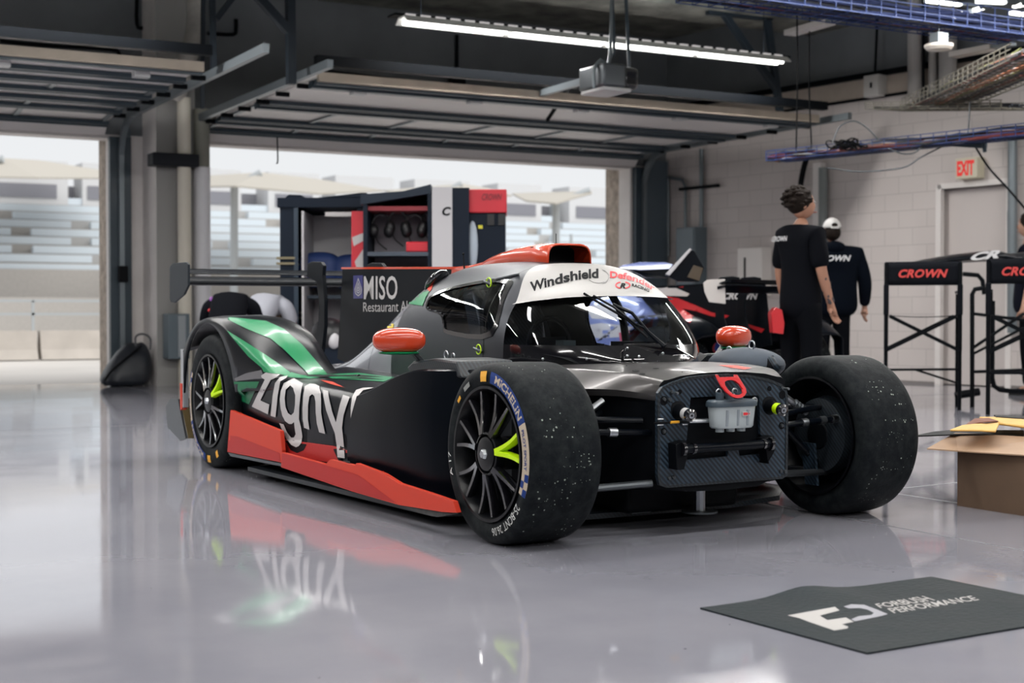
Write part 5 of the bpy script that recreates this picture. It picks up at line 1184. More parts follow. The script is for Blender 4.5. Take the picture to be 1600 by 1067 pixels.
# envelopes on it
def envelope(px, d, label, cat='envelope', m=None, th_=.02, z=None):
    pts = [wd(x, y, dd) for (x, y), dd in zip(px, d)]; c = sum(pts, Vector())/len(pts); t = thing('padded_envelope', label, cat, c)
    bm = BM(); prism(bm, [p-c for p in pts], (0, 0, -th_)); build('envelope_body', bm, m, t, smooth=True, bevel=.006); return t, c
M_env = mat('yellow_kraft', (.62, .38, .10), .6, noise=.1, nscale=12, bump=.3, bscale=25)
envelope([(1484, 671), (1503, 664), (1530, 661), (1562, 660), (1556, 673), (1530, 671.5)], [6.1, 6.25, 6.4, 6.4, 6.1, 6.1], 'yellow padded envelope on the cardboard box, the lower and left one of two', m=M_env, th_=.008)
envelope([(1530, 651), (1560, 651), (1640, 655), (1640, 668), (1600, 665), (1562, 660)], [6.7, 6.75, 6.8, 6.3, 6.3, 6.35], 'yellow padded envelope on the cardboard box, the upper and right one of two', m=M_env, th_=.012)
pts = [wd(x, y, d) for (x, y), d in (((1508, 665), 6.38), ((1523, 655), 6.5), ((1545, 654), 6.5), ((1560, 659), 6.4), ((1540, 660), 6.33))]; c2 = pts[0]
bm = BM(); prism(bm, [p-c2 for p in pts], (0, 0, .004)); o = tag(build('brown_paper', bm, mat('brown_paper', (.16, .055, .03), .7), smooth=False, loc=c2), 'crumpled dark brown paper flap between the yellow envelopes', 'paper')
pts = [wd(x, y, d) for (x, y), d in (((1553, 648), 6.8), ((1640, 651), 6.9), ((1640, 656), 6.7), ((1556, 651), 6.7))]
bm = BM(); prism(bm, [p-pts[0] for p in pts], (0, 0, -.006)); tag(build('flat_tablet', bm, M_ink, smooth=False, loc=pts[0]), 'thin black tablet lying on the yellow envelopes', 'tablet')
pts = [wd(x, y, d) for (x, y), d in (((1425, 681), 6.25), ((1460, 674), 6.45), ((1490, 671.5), 6.6), ((1600, 672), 6.6), ((1600, 680), 6.35), ((1500, 678), 6.3), ((1450, 680), 6.1))]
bm = BM(); prism(bm, [p-pts[0] for p in pts], (0, 0, -.005)); tag(build('black_folder', bm, M_dark, smooth=False, loc=pts[0]), 'thin black folder under the envelopes on the cardboard box', 'folder')
# ---------- bag
b0 = wz(198, 601); b0.y = 16.1; b0.x += .0
t = thing('duffel_bag', 'slumped black bag on the floor against the wall by the left opening', 'bag', (4.03, 16.05, 0))
bm = BM(); u_ = .30
prof = [(0, .235, .18, -.03), (.06, .275, .22, -.03), (.16, .265, .21, -.01), (.28, .225, .18, .03), (.38, .17, .15, .06), (.45, .11, .09, .09), (.475, .05, .04, .10)]
rows = []
for z, rx, ry, ox in prof:
    rows.append([Vector((ox+rx*math.copysign(abs(cos(a))**.75, cos(a))*(1+.05*sin(3*a+z*9)), ry*math.copysign(abs(sin(a))**.75, sin(a)), z*(1+.05*cos(a*2)))) for a in lin(0, 2*pi, 33)[:-1]])
V = grid(bm, rows, closeu=True); bm.faces.new(V[0][::-1]); bm.faces.new(V[-1]); M_bag = mat('bag_nylon', (.012, .015, .022), .42, bump=.5, bscale=9); build('bag_body', bm, M_bag, t, subd=1)
bm = BM(); tube(bm, bez([(.08, -.05, .44), (.08, -.05, .55), (.16, -.05, .58), (.24, -.05, .53), (.24, -.05, .40)], 5), .012, 8); build('carry_handle', bm, mat('strap_grey', (.10, .10, .11), .7), t)
bm = BM(); tube(bm, bez([(-.30, -.2, .08), (-.22, -.23, .20), (-.02, -.22, .36), (.12, -.12, .45)], 5), .014, 8); build('shoulder_strap', bm, M_ink, t)
bm = BM(); ellip(bm, (-.24, -.05, .07), (.06, .05, .06), 14, 8); build('side_pocket', bm, M_bag, t)
# ---------- director chairs
M_fab = mat('black_canvas', (.0035, .0045, .007), .8, spec=.1); M_crred = mat('crown_red', (.55, .045, .04), .5); M_crw = mat('crown_white', (.55, .55, .56), .5)
FR = Vector((cos(TURN), -sin(TURN), 0))  # image-right direction
def director_chair(loc, rz, label, W_=.60):
    t = thing('director_chair', label, 'chair', loc, rz, None)
    h = W_/2
    bm = BM(); grid(bm, [[Vector((x, -.004-.02*cos(pi*x/W_), z)) for x in lin(-h-.012, h+.012, 12)] for z in lin(1.05, 1.25, 5)]); o = build('back_rest', bm, M_fab, t, solid=.006)
    text_quad('back_lettering', 'CROWN', M_crred, t, [Vector((-.20, -.034, 1.185)), Vector((.20, -.034, 1.185)), Vector((.20, -.034, 1.115)), Vector((-.20, -.034, 1.115))], bold=.035, shear=.3, space=1.05)
    for s in (-1, 1):
        bm = BM(); tube(bm, [(s*h, 0, .50), (s*h, 0, 1.24)], .018, 10); build('back_post', bm, M_pole, t)
        bm = BM(); box(bm, s*h-.022, s*h+.022, -.022, .022, .80, 1.06); build('fabric_sleeve', bm, M_fab, t, bevel=.008)
        bm = BM(); tube(bm, [(s*h, 0, 0), (s*h, 0, .50)], .016, 10); build('leg', bm, M_pole, t)
        bm = BM(); tube(bm, [(s*h, .42, 0), (s*h, .42, .98)], .016, 10); build('leg', bm, M_pole, t)
        bm = BM(); box(bm, s*h-.02, s*h+.02, -.02, .46, .985, 1.005); build('arm_rest', bm, M_pole, t)
        bm = BM(); tube(bm, [(s*h, 0, .12), (s*h, .42, .12)], .012, 8); tube(bm, [(s*h, 0, .79), (s*h, .42, .79)], .012, 8); build('side_rail', bm, M_pole, t)
    bm = BM(); grid(bm, [[Vector((x, y, .80-.015*cos(pi*x/W_))) for x in lin(-h, h, 8)] for y in lin(.02, .42, 4)]); build('seat', bm, M_fab, t, solid=.006)
    for yy in (-.012, .40):
        bm = BM(); bar(bm, (-h, yy, .50), (h*.9, yy, .79), .032, .030); bar(bm, (h, yy-.02, .50), (-h*.9, yy-.02, .79), .032, .030); build('cross_brace', bm, M_pole, t)
    bm = BM(); bar(bm, (-h, 0, .335), (h, 0, .345), .02, .02); bar(bm, (-.05, 0, .335), (h, .40, .21), .016, .016); build('foot_rail', bm, M_pole, t)
    return t
def at12(px, py): return wz(px, py)
a = wz(1499, 641); d_ = (a-EYE); 
yawC = -TURN
director_chair(a-Vector((cos(yawC-.25), sin(yawC-.25), 0))*.30, yawC-.25, 'black tall folding chair with red CROWN lettering, nearest to the two men')
director_chair(wz(1537, 648)+Vector((cos(yawC-.33), sin(yawC-.33), 0))*.33, yawC-.33, 'black tall folding chair with red CROWN lettering, cut off by the right edge')
# rounded tube rack between the chairs
q0 = wz(1519, 636); t = thing('tube_rack', 'black tubular rack with rounded corners standing between the two folding chairs', 'rack', q0, yawC)
P2 = lambda px, py, n=0: RV @ Vector((0, 0, 0))+wd(px, py, (q0-EYE).dot(RV @ Vector((0, 1, 0)))+n)-q0
Rz = Matrix.Rotation(-yawC, 3, 'Z')
def rk(name, pts, r=.02, n=0):
    bm = BM(); tube(bm, [Rz @ P2(x, y, n) for x, y in pts], r, 8); build(name, bm, M_pole, t)
rk('upright', [(1519, 636), (1519, 460), (1523, 452), (1536, 450)]); rk('upright', [(1548, 600), (1548, 452)], n=.5)
rk('curved_base', [(1551, 470), (1550, 590), (1553, 603), (1562, 609), (1580, 611), (1640, 611)], .022, .4); rk('cross_bar', [(1518, 581), (1600, 578)], .014); rk('cross_bar', [(1520, 490), (1600, 500)], .014)
rk('diagonal_brace', [(1518, 545), (1600, 490)], .014); rk('diagonal_brace', [(1522, 552), (1600, 512)], .012, .1); rk('caster_foot', [(1493, 618), (1530, 612)], .035, .3)
rk('top_bar', [(1505, 428), (1528, 430), (1535, 438), (1538, 460)], .02, .2)
# black bodywork panel with white lettering lying on the rack
t = thing('bodywork_panel', 'long black curved body panel with white letters CR, on the rack behind the folding chairs', 'car part', wd(1530, 405, 12.9), yawC)
bm = BM(); rows = []
for x, z, hgt in ((-.62, -.035, .01), (-.45, -.01, .05), (-.2, .02, .07), (.0, .03, .09), (.18, .045, .10), (.24, .0, .08), (.45, .04, .09), (.9, .07, .10)):
    rows.append([Vector((x, -.25, z-.04)), Vector((x, -.24, z-.01)), Vector((x, -.1, z+hgt*.4)), Vector((x, .1, z+hgt*.5)), Vector((x, .4, z)), Vector((x, .4, z-.05)), Vector((x, 0, z-.06))])
grid(bm, rows, closeu=True); pnl = build('curved_shell', bm, M_black, t, subd=1)
text_quad('white_lettering', 'CR', M_crw, t, [Vector((-.15, -.275, .045)), Vector((.10, -.275, .075)), Vector((.08, -.275, .00)), Vector((-.17, -.275, -.025))], bold=.05, shear=.3)
# ================================================================ PEOPLE
def skin(name, V, E, m, parent, lv=2):
    me = bpy.data.meshes.new(name); bm = bmesh.new(); ly = bm.verts.layers.skin.verify(); vs = [bm.verts.new(p) for p, r in V]
    for a, b in E: bm.edges.new((vs[a], vs[b]))
    for i, (p, r) in enumerate(V):
        rr = r if isinstance(r, tuple) else (r, r); vs[i][ly].radius = rr; vs[i][ly].use_root = (i == 0)
    bm.to_mesh(me); bm.free(); me.materials.append(m); o = bpy.data.objects.new(name, me); COL.objects.link(o); o.parent = parent
    s = o.modifiers.new('skin', 'SKIN'); s.use_smooth_shade = True; s2 = o.modifiers.new('sub', 'SUBSURF'); s2.levels = s2.render_levels = lv
    return o
M_skin = mat('skin', (.42, .235, .165), .5); M_skin2 = mat('skin_tan', (.34, .17, .11), .5)
M_tee = mat('black_tee', (.0035, .004, .006), .85, spec=.06); M_hood = mat('navy_black_hoodie', (.002, .0035, .007), .9, spec=.06); M_trou = mat('black_trousers', (.0025, .003, .0045), .85, spec=.06); M_shoe = mat('shoe_black', (.005, .005, .006), .5, spec=.2)
def hand(V, E, wrist, i0, d, side, r=.011):
    """palm + five curled fingers growing from the wrist joint index i0"""
    w = Vector(wrist); d = Vector(d).normalized(); sv = Vector(side).normalized(); nv = d.cross(sv)
    V.append((w+d*.05, (.042, .018))); ip = len(V)-1; E.append((i0, ip))
    V.append((w+d*.085, (.040, .016))); ik = len(V)-1; E.append((ip, ik))
    for k, (o, l) in enumerate(((-.030, .068), (-.010, .078), (.010, .073), (.030, .058))):
        a = w+d*.092+sv*o; b = a+d*l*.5+nv*.008; c = b+d*l*.35+nv*.022; j = len(V)
        V += [(a, r), (b, r*.9), (c, r*.8)]; E += [(ik, j), (j, j+1), (j+1, j+2)]
    j = len(V); V += [(w+d*.045-sv*.042+nv*.01, r*1.1), (w+d*.078-sv*.055+nv*.018, r)]; E += [(ip, j), (j, j+1)]
def person(name_label, loc, rz, H, shirt, sleeve, head_yaw=0, hair=None, cap=False, hood=False, arms=((.0, .0), (.0, .0)), skinm=None, broad=1.0, lean=0):
    t = thing('person', name_label, 'person', loc, rz, None); k = H/1.80; sk = skinm or M_skin; b = broad
    P = lambda x, y, z: Vector((x*k, y*k, z*k))
    # forward = +y
    hipz, shz = .93, 1.46
    V = [(P(0, 0, .98), (.13*b, .10)), (P(0, .0, 1.15), (.125*b, .10)), (P(0, 0, 1.32), (.155*b, .11)), (P(0, -.01, 1.43), (.12*b, .085)), (P(0, .0, 1.51), (.055, .055)), (P(0, .015, 1.585), (.05, .05))]
    E = [(0, 1), (1, 2), (2, 3), (3, 4), (4, 5)]
    wr = {}
    for s in (-1, 1):
        ax, ay = arms[0 if s < 0 else 1]; j = len(V)
        sh = P(s*.175*b, -.01, 1.44); el = P(s*(.235*b), -.02+ay*.4, 1.16); wrp = P(s*(.245*b+ax*.1), .06+ay, .90)
        V += [(sh, .062), (el, .043), (el.lerp(wrp, .45), .040), (wrp, .026)]; E += [(3, j), (j, j+1), (j+1, j+2), (j+2, j+3)]
        hand(V, E, wrp, j+3, wrp-el, (0, 1, 0) if True else (1, 0, 0)); wr[s] = (sh, el, wrp)
        j = len(V); V += [(P(s*.095, 0, .90), .085), (P(s*.10, .01, .50), .055), (P(s*.10, -.02, .30), .052), (P(s*.105, -.03, .08), .036), (P(s*.11, .10, .035), .03)]; E += [(0, j), (j, j+1), (j+1, j+2), (j+2, j+3), (j+3, j+4)]
    body = skin('body', V, E, sk, t)
    # head: own sculpted lobe joined at the neck
    HR = Matrix.Rotation(head_yaw, 3, 'Z'); hc = P(0, .02, 1.685); bm = BM(); rows = []
    for j in range(17):
        th_ = -pi/2+pi*j/16; z = .118*sin(th_)*k; cr = cos(th_); ring = []
        for i in range(24):
            a = 2*pi*i/24; x = .076*cr*cos(a); y = .096*cr*sin(a)
            zz = z/k
            if y > 0:
                y *= .94
                if -.115 < zz < -.05: x *= .86; y += .008*cr
                if abs(cos(a)) < .22: y += {True: .022*math.exp(-((zz+.018)/.022)**2)}[True]          # nose
                y -= .010*math.exp(-((zz-.018)/.014)**2)*math.exp(-((abs(x)-.032)/.016)**2)             # eye sockets
                y += .005*math.exp(-((zz+.062)/.010)**2)*math.exp(-(x/.025)**2)                         # lips
            ring.append(hc+HR @ Vector((x*k, y*k, z)))
        rows.append(ring)
    grid(bm, rows, closeu=True)
    for s in (-1, 1): ellip(bm, hc+HR @ Vector((s*.078*k, -.005*k, -.01*k)), (.010, .020, .030), 12, 8, M=HR)
    build('head', bm, sk, t, subd=1)
    for s in (-1, 1):
        bm = BM(); ellip(bm, hc+HR @ Vector((s*.031*k, .083*k, .016*k)), (.011, .006, .007), 10, 6); build('eye', bm, mat('eye_white', (.5, .5, .5), .3), t)
    bm = BM(); ellip(bm, hc+HR @ Vector((0, .095*k, -.062*k)), (.024, .006, .006), 10, 6); build('mouth', bm, mat('lips', (.30, .11, .09), .5), t)
    if hair:
        bm = BM(); rnd = random.Random(3)
        if cap: ellip(bm, hc+HR @ Vector((0, -.025, -.02)), (.080, .088, .085), 22, 12)
        else:
            ellip(bm, hc+HR @ Vector((0, -.030, .030)), (.100, .108, .112), 24, 14)
            for i in range(90):
                a = rnd.uniform(0, 2*pi); e = rnd.uniform(-.6, 1.5); dirv = HR @ Vector((cos(a)*cos(e), sin(a)*cos(e)-.25, sin(e)));
                if (HR.inverted() @ dirv).y > .55 and e < .6: continue
                c = hc+HR @ Vector((0, -.020, .035))+dirv*rnd.uniform(.078, .102); ellip(bm, c, (.038, .026, .018), 8, 6, M=Matrix.Rotation(rnd.uniform(0, 3), 3, 'Z'))
        h = build('hair', bm, hair, t); 
    if cap:
        Mc = mat('white_cap', (.55, .54, .53), .7); bm = BM(); rows = []
        for j in range(9):
            th_ = .05+pi/2*.97*j/8
            rows.append([hc+HR @ Vector((.088*cos(th_)*cos(a), -.005+.104*cos(th_)*sin(a), .018+.105*sin(th_))) for a in lin(0, 2*pi, 29)[:-1]])
        grid(bm, rows, closeu=True); c = build('baseball_cap', bm, Mc, t, solid=.004)
        bm = BM(); rows = [[hc+HR @ Vector((.072*u, .085+.085*v*(1-.5*u*u), .022-.02*v)) for u in lin(-1, 1, 9)] for v in lin(0, 1, 5)]; grid(bm, rows); build('cap_peak', bm, Mc, c, solid=.004)
        bm = BM(); ellip(bm, hc+HR @ Vector((0, -.100, .045)), (.032, .012, .028), 14, 8); build('cap_opening', bm, hair, c)
        bm = BM(); box(bm, -.04, .04, -.114, -.106, -.006, .008); bm.transform(Matrix.Translation(hc+Vector((0, 0, .022)))); build('cap_strap', bm, Mc, c)
    # shirt
    g = .018 if not hood else .034
    V = [(P(0, 0, .76), (.17*max(b, .95)+g, .155+g)), (P(0, 0, .98), (.17*max(b, .92)+g, .150+g)), (P(0, 0, 1.12), (.165*b+g*.8, .138+g*.6)), (P(0, 0, 1.32), (.190*b+g*.5, .142+g*.4)), (P(0, -.01, 1.43), (.150*b+g*.4, .115+g*.4)), (P(0, .0, 1.525), (.078+g*.4, .078+g*.4))]; E = [(0, 1), (1, 2), (2, 3), (3, 4), (4, 5)]
    for s in (-1, 1):
        sh, el, wrp = wr[s]; j = len(V)
        if sleeve == 'short': V += [(sh, .088), (sh.lerp(el, .5), .080), (sh.lerp(el, .98), .078)]; E += [(4, j), (j, j+1), (j+1, j+2)]
        else: V += [(sh, .092), (sh.lerp(el, .5), .082), (el, .074), (el.lerp(wrp, .5), .066), (el.lerp(wrp, .95), .050)]; E += [(4, j), (j, j+1), (j+1, j+2), (j+2, j+3), (j+3, j+4)]
    sh_ = skin('shirt' if not hood else 'hoodie', V, E, shirt, t)
    if hood:
        bm = BM(); ellip(bm, P(0, -.06, 1.51), (.115, .085, .065), 20, 10); build('hood', bm, shirt, t)
    V = [(P(0, 0, 1.0), (.155*max(b, .95), .14)), (P(0, 0, .90), (.165*max(b, .95), .15))]; E = [(0, 1)]
    for s in (-1, 1):
        j = len(V); V += [(P(s*.095, 0, .82), .100), (P(s*.105, .01, .50), .082), (P(s*.108, -.01, .28), .080), (P(s*.11, -.02, .08), .078)]; E += [(1, j), (j, j+1), (j+1, j+2), (j+2, j+3)]
    skin('trousers', V, E, M_trou, t)
    for s in (-1, 1):
        bm = BM(); rows = []
        for y, w, h in ((-.10, .030, .05), (-.08, .040, .085), (-.0, .045, .095), (.08, .046, .07), (.15, .042, .05), (.185, .022, .03)):
            rows.append([P(s*.11, 0, 0)+Vector((w*cos(a), y, max(0, h*sin(a)))) for a in lin(0, 2*pi, 15)[:-1]])
        V = grid(bm, rows, closeu=True); bm.faces.new(V[0][::-1]); bm.faces.new(V[-1]); build('shoe', bm, M_shoe, t)
    return t, wr
VIEWYAW = -TURN   # facing away from the camera
M_hair = mat('dark_brown_hair', (.012, .008, .006), .7, spec=.12, bump=.6, bscale=60)
p1 = wd(1251, 500, 11.0); p1.z = 0
t1, wr1 = person('person in a black t-shirt with a tattooed forearm, tousled dark hair, looking right', p1, VIEWYAW-.9, 1.76, M_tee, 'short', head_yaw=-.65, hair=M_hair, arms=((.1, .02), (-.05, .05)), skinm=M_skin2, broad=.87)
# forearm tattoos and back print of the first man
s_, e_, w_ = wr1[1]
for s__ in (-1, 1):
    sh, el, wp_ = wr1[s__]; rnd = random.Random(4)
    if s__ == 1:
        bm = BM()
        for k in range(26):
            c = el.lerp(wp_, rnd.uniform(.02, 1.0)); a = rnd.uniform(0, 2*pi); r_ = .036-.012*((c-el).length/(wp_-el).length); ellip(bm, c+Vector((cos(a)*r_, sin(a)*r_, 0)), (.010, .010, .014), 8, 6)
        build('forearm_tattoo', bm, mat('tattoo_ink', (.05, .04, .045), .6), t1)
text_quad('back_print', 'CROWN', M_crw, t1, [Vector((-.12, -.192, 1.40)), Vector((.03, -.192, 1.40)), Vector((.03, -.192, 1.36)), Vector((-.12, -.192, 1.36))], bold=.03, shear=.3)
p2 = wd(1300, 500, 14.3); p2.z = 0
t2, wr2 = person('person in a dark hoodie with CROWN on the back and a white cap', p2, VIEWYAW+.05, 1.745, M_hood, 'long', hair=M_hair, cap=True, hood=True, arms=((.0, .02), (.05, .02)), broad=1.45)
text_quad('back_print', 'CROWN', M_crw, t2, [Vector((-.23, -.24, 1.38)), Vector((.12, -.24, 1.38)), Vector((.12, -.24, 1.32)), Vector((-.23, -.24, 1.32))], bold=.035, shear=.3)
p3 = wz(1607, 617); p3.z = 0
t3, wr3 = person('person in a dark team shirt with a red wristband, cut off by the right edge', p3, VIEWYAW+1.2, 1.80, mat('navy_shirt', (.005, .006, .012), .85, spec=.08), 'short', hair=M_hair, arms=((.3, -.02), (.6, -.05)), broad=1.05)
for s__ in (-1, 1):
    sh, el, wp_ = wr3[s__]; bm = BM(); tube(bm, [el.lerp(wp_, .80), el.lerp(wp_, .90)], .040, 14); build('wristband', bm, M_redink, t3) if s__ == 1 else bm.free()
    q = sh.lerp(el, .42); s_ = Vector((s__*.08, 0, 0))
    bm = BM(); ellip(bm, q+s_*.85, (.012, .032, .032), 14, 8); build('round_badge', bm, mat('badge_violet', (.25, .08, .35), .5), t3)
    bm = BM(); tube(bm, [sh.lerp(el, .86), sh.lerp(el, .90)], .073, 16); build('sleeve_trim', bm, M_redink, t3)
# two crew bending down behind the rear wing
def crouched(label, loc, rz, shirt, sk, trou):
    t = thing('person', label, 'person', loc, rz); V = [(Vector((0, 0, .60)), (.14, .13)), (Vector((0, .14, .78)), (.14, .11)), (Vector((0, .30, .88)), (.16, .11)), (Vector((0, .42, .90)), (.09, .08)), (Vector((0, .52, .84)), .055), (Vector((0, .60, .80)), (.085, .09)), (Vector((0, .66, .74)), (.07, .08))]; E = [(i, i+1) for i in range(6)]
    for s in (-1, 1):
        j = len(V); V += [(Vector((s*.19, .36, .86)), .06), (Vector((s*.24, .44, .60)), .043), (Vector((s*.20, .62, .42)), .030)]; E += [(3, j), (j, j+1), (j+1, j+2)]
        hand(V, E, V[j+2][0], j+2, V[j+2][0]-V[j+1][0], (1, 0, 0))
        j = len(V); V += [(Vector((s*.11, .02, .56)), .09), (Vector((s*.18, .36, .42)), .065), (Vector((s*.16, .12, .08)), .04), (Vector((s*.16, .24, .035)), .03)]; E += [(0, j), (j, j+1), (j+1, j+2), (j+2, j+3)]
    skin('body', V, E, sk, t)
    V = [(Vector((0, -.01, .60)), (.165, .14)), (Vector((0, .14, .79)), (.165, .13)), (Vector((0, .30, .89)), (.185, .13)), (Vector((0, .40, .91)), (.12, .095))]; E = [(0, 1), (1, 2), (2, 3)]
    for s in (-1, 1): j = len(V); V += [(Vector((s*.19, .36, .87)), .078), (Vector((s*.22, .41, .70)), .07)]; E += [(3, j), (j, j+1)]
    skin('shirt', V, E, shirt, t)
    V = [(Vector((0, .0, .58)), (.15, .13))]; E = []
    for s in (-1, 1): j = len(V); V += [(Vector((s*.11, .05, .54)), .105), (Vector((s*.18, .35, .42)), .082), (Vector((s*.16, .14, .12)), .065)]; E += [(0, j), (j, j+1), (j+1, j+2)]
    skin('trousers', V, E, trou, t)
    bm = BM(); ellip(bm, (0, .60, .86), (.095, .10, .07), 18, 10); build('hair', bm, M_hair, t)
    for s in (-1, 1):
        bm = BM(); ellip(bm, (s*.16, .20, .045), (.05, .13, .045), 14, 8); build('shoe', bm, M_shoe, t)
    return t
q = wd(350, 480, 12.0); q.z = .10; t4 = crouched('person in a black shirt bending down below the rear wing, beside the column', (q.x, q.y, 0), radians(2)-TURN, M_tee, M_skin2, M_trou)
for z, y, c, r in ((.93, .20, mat('badge_violet', (.25, .08, .35), .5), .035), (.84, .12, M_redink, .02)):
    bm = BM(); ellip(bm, (-.16, y+.14, z), (.02, r, r*.8), 12, 8); build('shirt_badge', bm, c, t4)
q = wd(388, 480, 12.9); t5 = crouched('person in a pale grey shirt bending down below the rear wing', (q.x, q.y, 0), radians(-20)-TURN, mat('pale_grey_shirt', (.36, .37, .42), .8), M_skin, M_trou)
# ================================================================ TOOL CABINETS IN THE OPENING
M_navy = mat('navy_black_case', (.006, .011, .021), .5, spec=.15); M_whin = mat('cabinet_white', (.46, .45, .47), .6); M_crr = mat('bright_red', (.52, .015, .03), .4)
def cab(name, px0, px1, pyt, D, depth, label):
    a = wd(px0, pyt, D); b = wd(px1, pyt, D); W_ = (b-a).length; t = thing(name, label, 'cabinet', (a.x, a.y, 0), VIEWYAW); return t, W_, a.z
t, W_, H_ = cab('equipment_cabinet', 437, 566, 309, 13.2, .7, 'navy black cabinet with a white inside, leftmost of the tool cabinets in the middle opening')
bm = BM(); box(bm, .0, .13, .0, .7, .12, H_); box(bm, .13, W_, .68, .72, .12, H_); box(bm, W_-.05, W_, 0, .7, .12, H_); box(bm, .13, W_, 0, .7, .12, .2); build('cabinet_body', bm, M_navy, t, bevel=.006)
bm = BM(); box(bm, -.02, W_+.02, -.02, .72, H_-.09, H_); prism(bm, [(.35, -.02, H_), (.75, -.02, H_+.045), (.8, -.02, H_+.045), (.8, -.02, H_)], (0, .6, 0)); prism(bm, [(.05, -.02, H_), (.09, -.02, H_+.03), (.2, -.02, H_+.025), (.22, -.02, H_)], (0, .5, 0)); build('cabinet_lid', bm, M_navy, t, bevel=.008)
bm = BM(); box(bm, .20, W_-.06, .655, .675, .2, H_-.12); box(bm, .20, .22, 0, .66, .2, H_-.12); build('white_lining', bm, M_whin, t)
for z in (1.33, .83):
    bm = BM(); box(bm, -.03, .14, -.02, .70, z-.02, z); box(bm, -.03, .14, -.02, .70, z-.07, z-.05); build('case_band', bm, mat('brass_band', (.22, .19, .12), .4, metal=.5), t)
bm = BM(); box(bm, .13, .17, -.015, 0, .12, H_-.06); box(bm, .20, W_, .2, .6, .95, .98); build('front_frame', bm, mat('blue_black', (.015, .03, .05), .4), t)
for k in range(2):
    c = Vector((W_*.42+k*.30, .35, 1.22-.02*k)); bm = BM(); bm2 = bm
    R90 = Matrix.Rotation(pi/2, 3, 'X'); ellip(bm, c, (.22-.03*k, .12, .17), 24, 12, p=2.6); ob = build('blue_bag', bm, mat('royal_blue', (.012, .035, .14), .6, bump=.4, bscale=8), None)
    ob.location = t.location; ob.rotation_euler.z = VIEWYAW; tag(ob, ('blue rounded bag on the cabinet shelf beyond the rear wing, left one' if k == 0 else 'blue rounded bag on the cabinet shelf beyond the rear wing, right one'), 'bag')
bm = BM(); box(bm, W_*.55, W_*.9, .0, .03, H_-.17, H_-.13); build('white_label', bm, M_white, t)
# red banner panel
a = wd(549, 330, 13.0); b = wd(566, 420, 13.0); t = thing('banner_board', 'narrow red board with a white star shape between the two tool cabinets', 'panel', (a.x, a.y, 0), VIEWYAW)
W2 = .12; bm = BM(); box(bm, 0, W2, 0, .05, .3, a.z); build('panel_board', bm, M_crr, t)
z0 = 1.20
bm = BM(); prism(bm, [(.0+.005, -.003, z0+.30), (.11, -.003, z0+.34), (.11, -.003, z0+.27), (.02, -.003, z0+.22)], (0, .002, 0)); prism(bm, [(.03, -.003, z0+.08), (.11, -.003, z0+.20), (.115, -.003, z0-.1), (.08, -.003, z0-.1)], (0, .002, 0)); build('white_shape', bm, M_white, t)
# second cabinet with hanging headsets
t, W_, H_ = cab('tool_cart', 567, 733, 304, 12.8, .7, 'navy tool cart hung with headsets, the widest of the tool cabinets in the middle opening')
H_ = 1.90; w1 = W_*.64
bm = BM(); box(bm, 0, .04, 0, .6, .1, H_-.02); box(bm, w1-.03, w1+.01, 0, .6, .1, H_); box(bm, 0, w1, .58, .6, .1, H_); box(bm, 0, w1, 0, .6, .1, .16); build('cart_frame', bm, M_navy, t, bevel=.004)
bm = BM(); prism(bm, [(-.02, -.01, H_-.12), (w1+.0, -.01, H_-.02), (w1, -.01, H_+.06), (w1*.6, -.01, H_+.0), (-.02, -.01, H_-.03)], (0, .62, 0)); build('cart_top', bm, mat('blue_black_top', (.010, .018, .032), .45, spec=.25), t)
bm = BM(); box(bm, .05, w1-.03, .55, .575, 1.2, H_-.15); build('back_panel', bm, mat('lilac_white', (.32, .30, .34), .6), t)
bm = BM(); box(bm, .04, w1-.02, .05, .55, H_-.17, H_-.13); build('red_strip', bm, mat('dark_red', (.22, .01, .02), .5), t)
for z in (1.36, 1.02, .6):
    bm = BM(); box(bm, .04, w1-.02, .0, .57, z-.035, z); build('shelf', bm, mat('shelf_blue_grey', (.045, .06, .085), .4), t)
bm = BM(); box(bm, w1+.01, w1+.19, -.005, .6, .1, H_+.035); build('white_side', bm, M_whin, t)
bm = BM(); box(bm, w1+.19, W_, .0, .6, .1, H_+.03); build('navy_side', bm, M_navy, t)
text_quad('side_lettering', 'C', M_ink, t, [Vector((w1+.10, -.008, H_-.14)), Vector((w1+.18, -.008, H_-.14)), Vector((w1+.18, -.008, H_-.22)), Vector((w1+.10, -.008, H_-.22))], bold=.04, shear=.2)
bm = BM(); box(bm, W_-.13, W_-.08, -.01, 0, 1.18, 1.2); build('door_latch', bm, M_galv, t)
cart = t
M_hs = mat('headset_black', (.008, .008, .010), .4)
def child_world(t, p): return t.matrix_world @ Vector(p)
bpy.context.view_layer.update()
labs = ['black headset hanging in the tool cart, leftmost of four', 'black headset hanging in the tool cart, second from the left', 'black headset hanging in the tool cart, third from the left', 'black headset hanging in the tool cart, rightmost of four']
for k in range(4):
    x = .14+k*.15; z = 1.62+(.0 if k % 2 else -.03)
    h = thing('headset', labs[k], 'headset', cart.matrix_world @ Vector((x, .25, z)), VIEWYAW, 'headsets hanging in the tool cart')
    bm = BM(); tube(bm, [Vector((.085*cos(a), 0, .02+.10*sin(a))) for a in lin(0, pi, 12)], .011, 8); build('head_band', bm, M_hs, h)
    for s in (-1, 1):
        bm = BM(); ellip(bm, (s*.07, 0, -.03), (.05, .06, .065), 16, 10); build('ear_cup', bm, M_hs, h)
    bm = BM(); tube(bm, bez([(-.05, 0, -.08), (-.02, -.03, -.14), (.05, 0, -.20)], 5), .006, 6); build('microphone_cable', bm, M_hs, h)
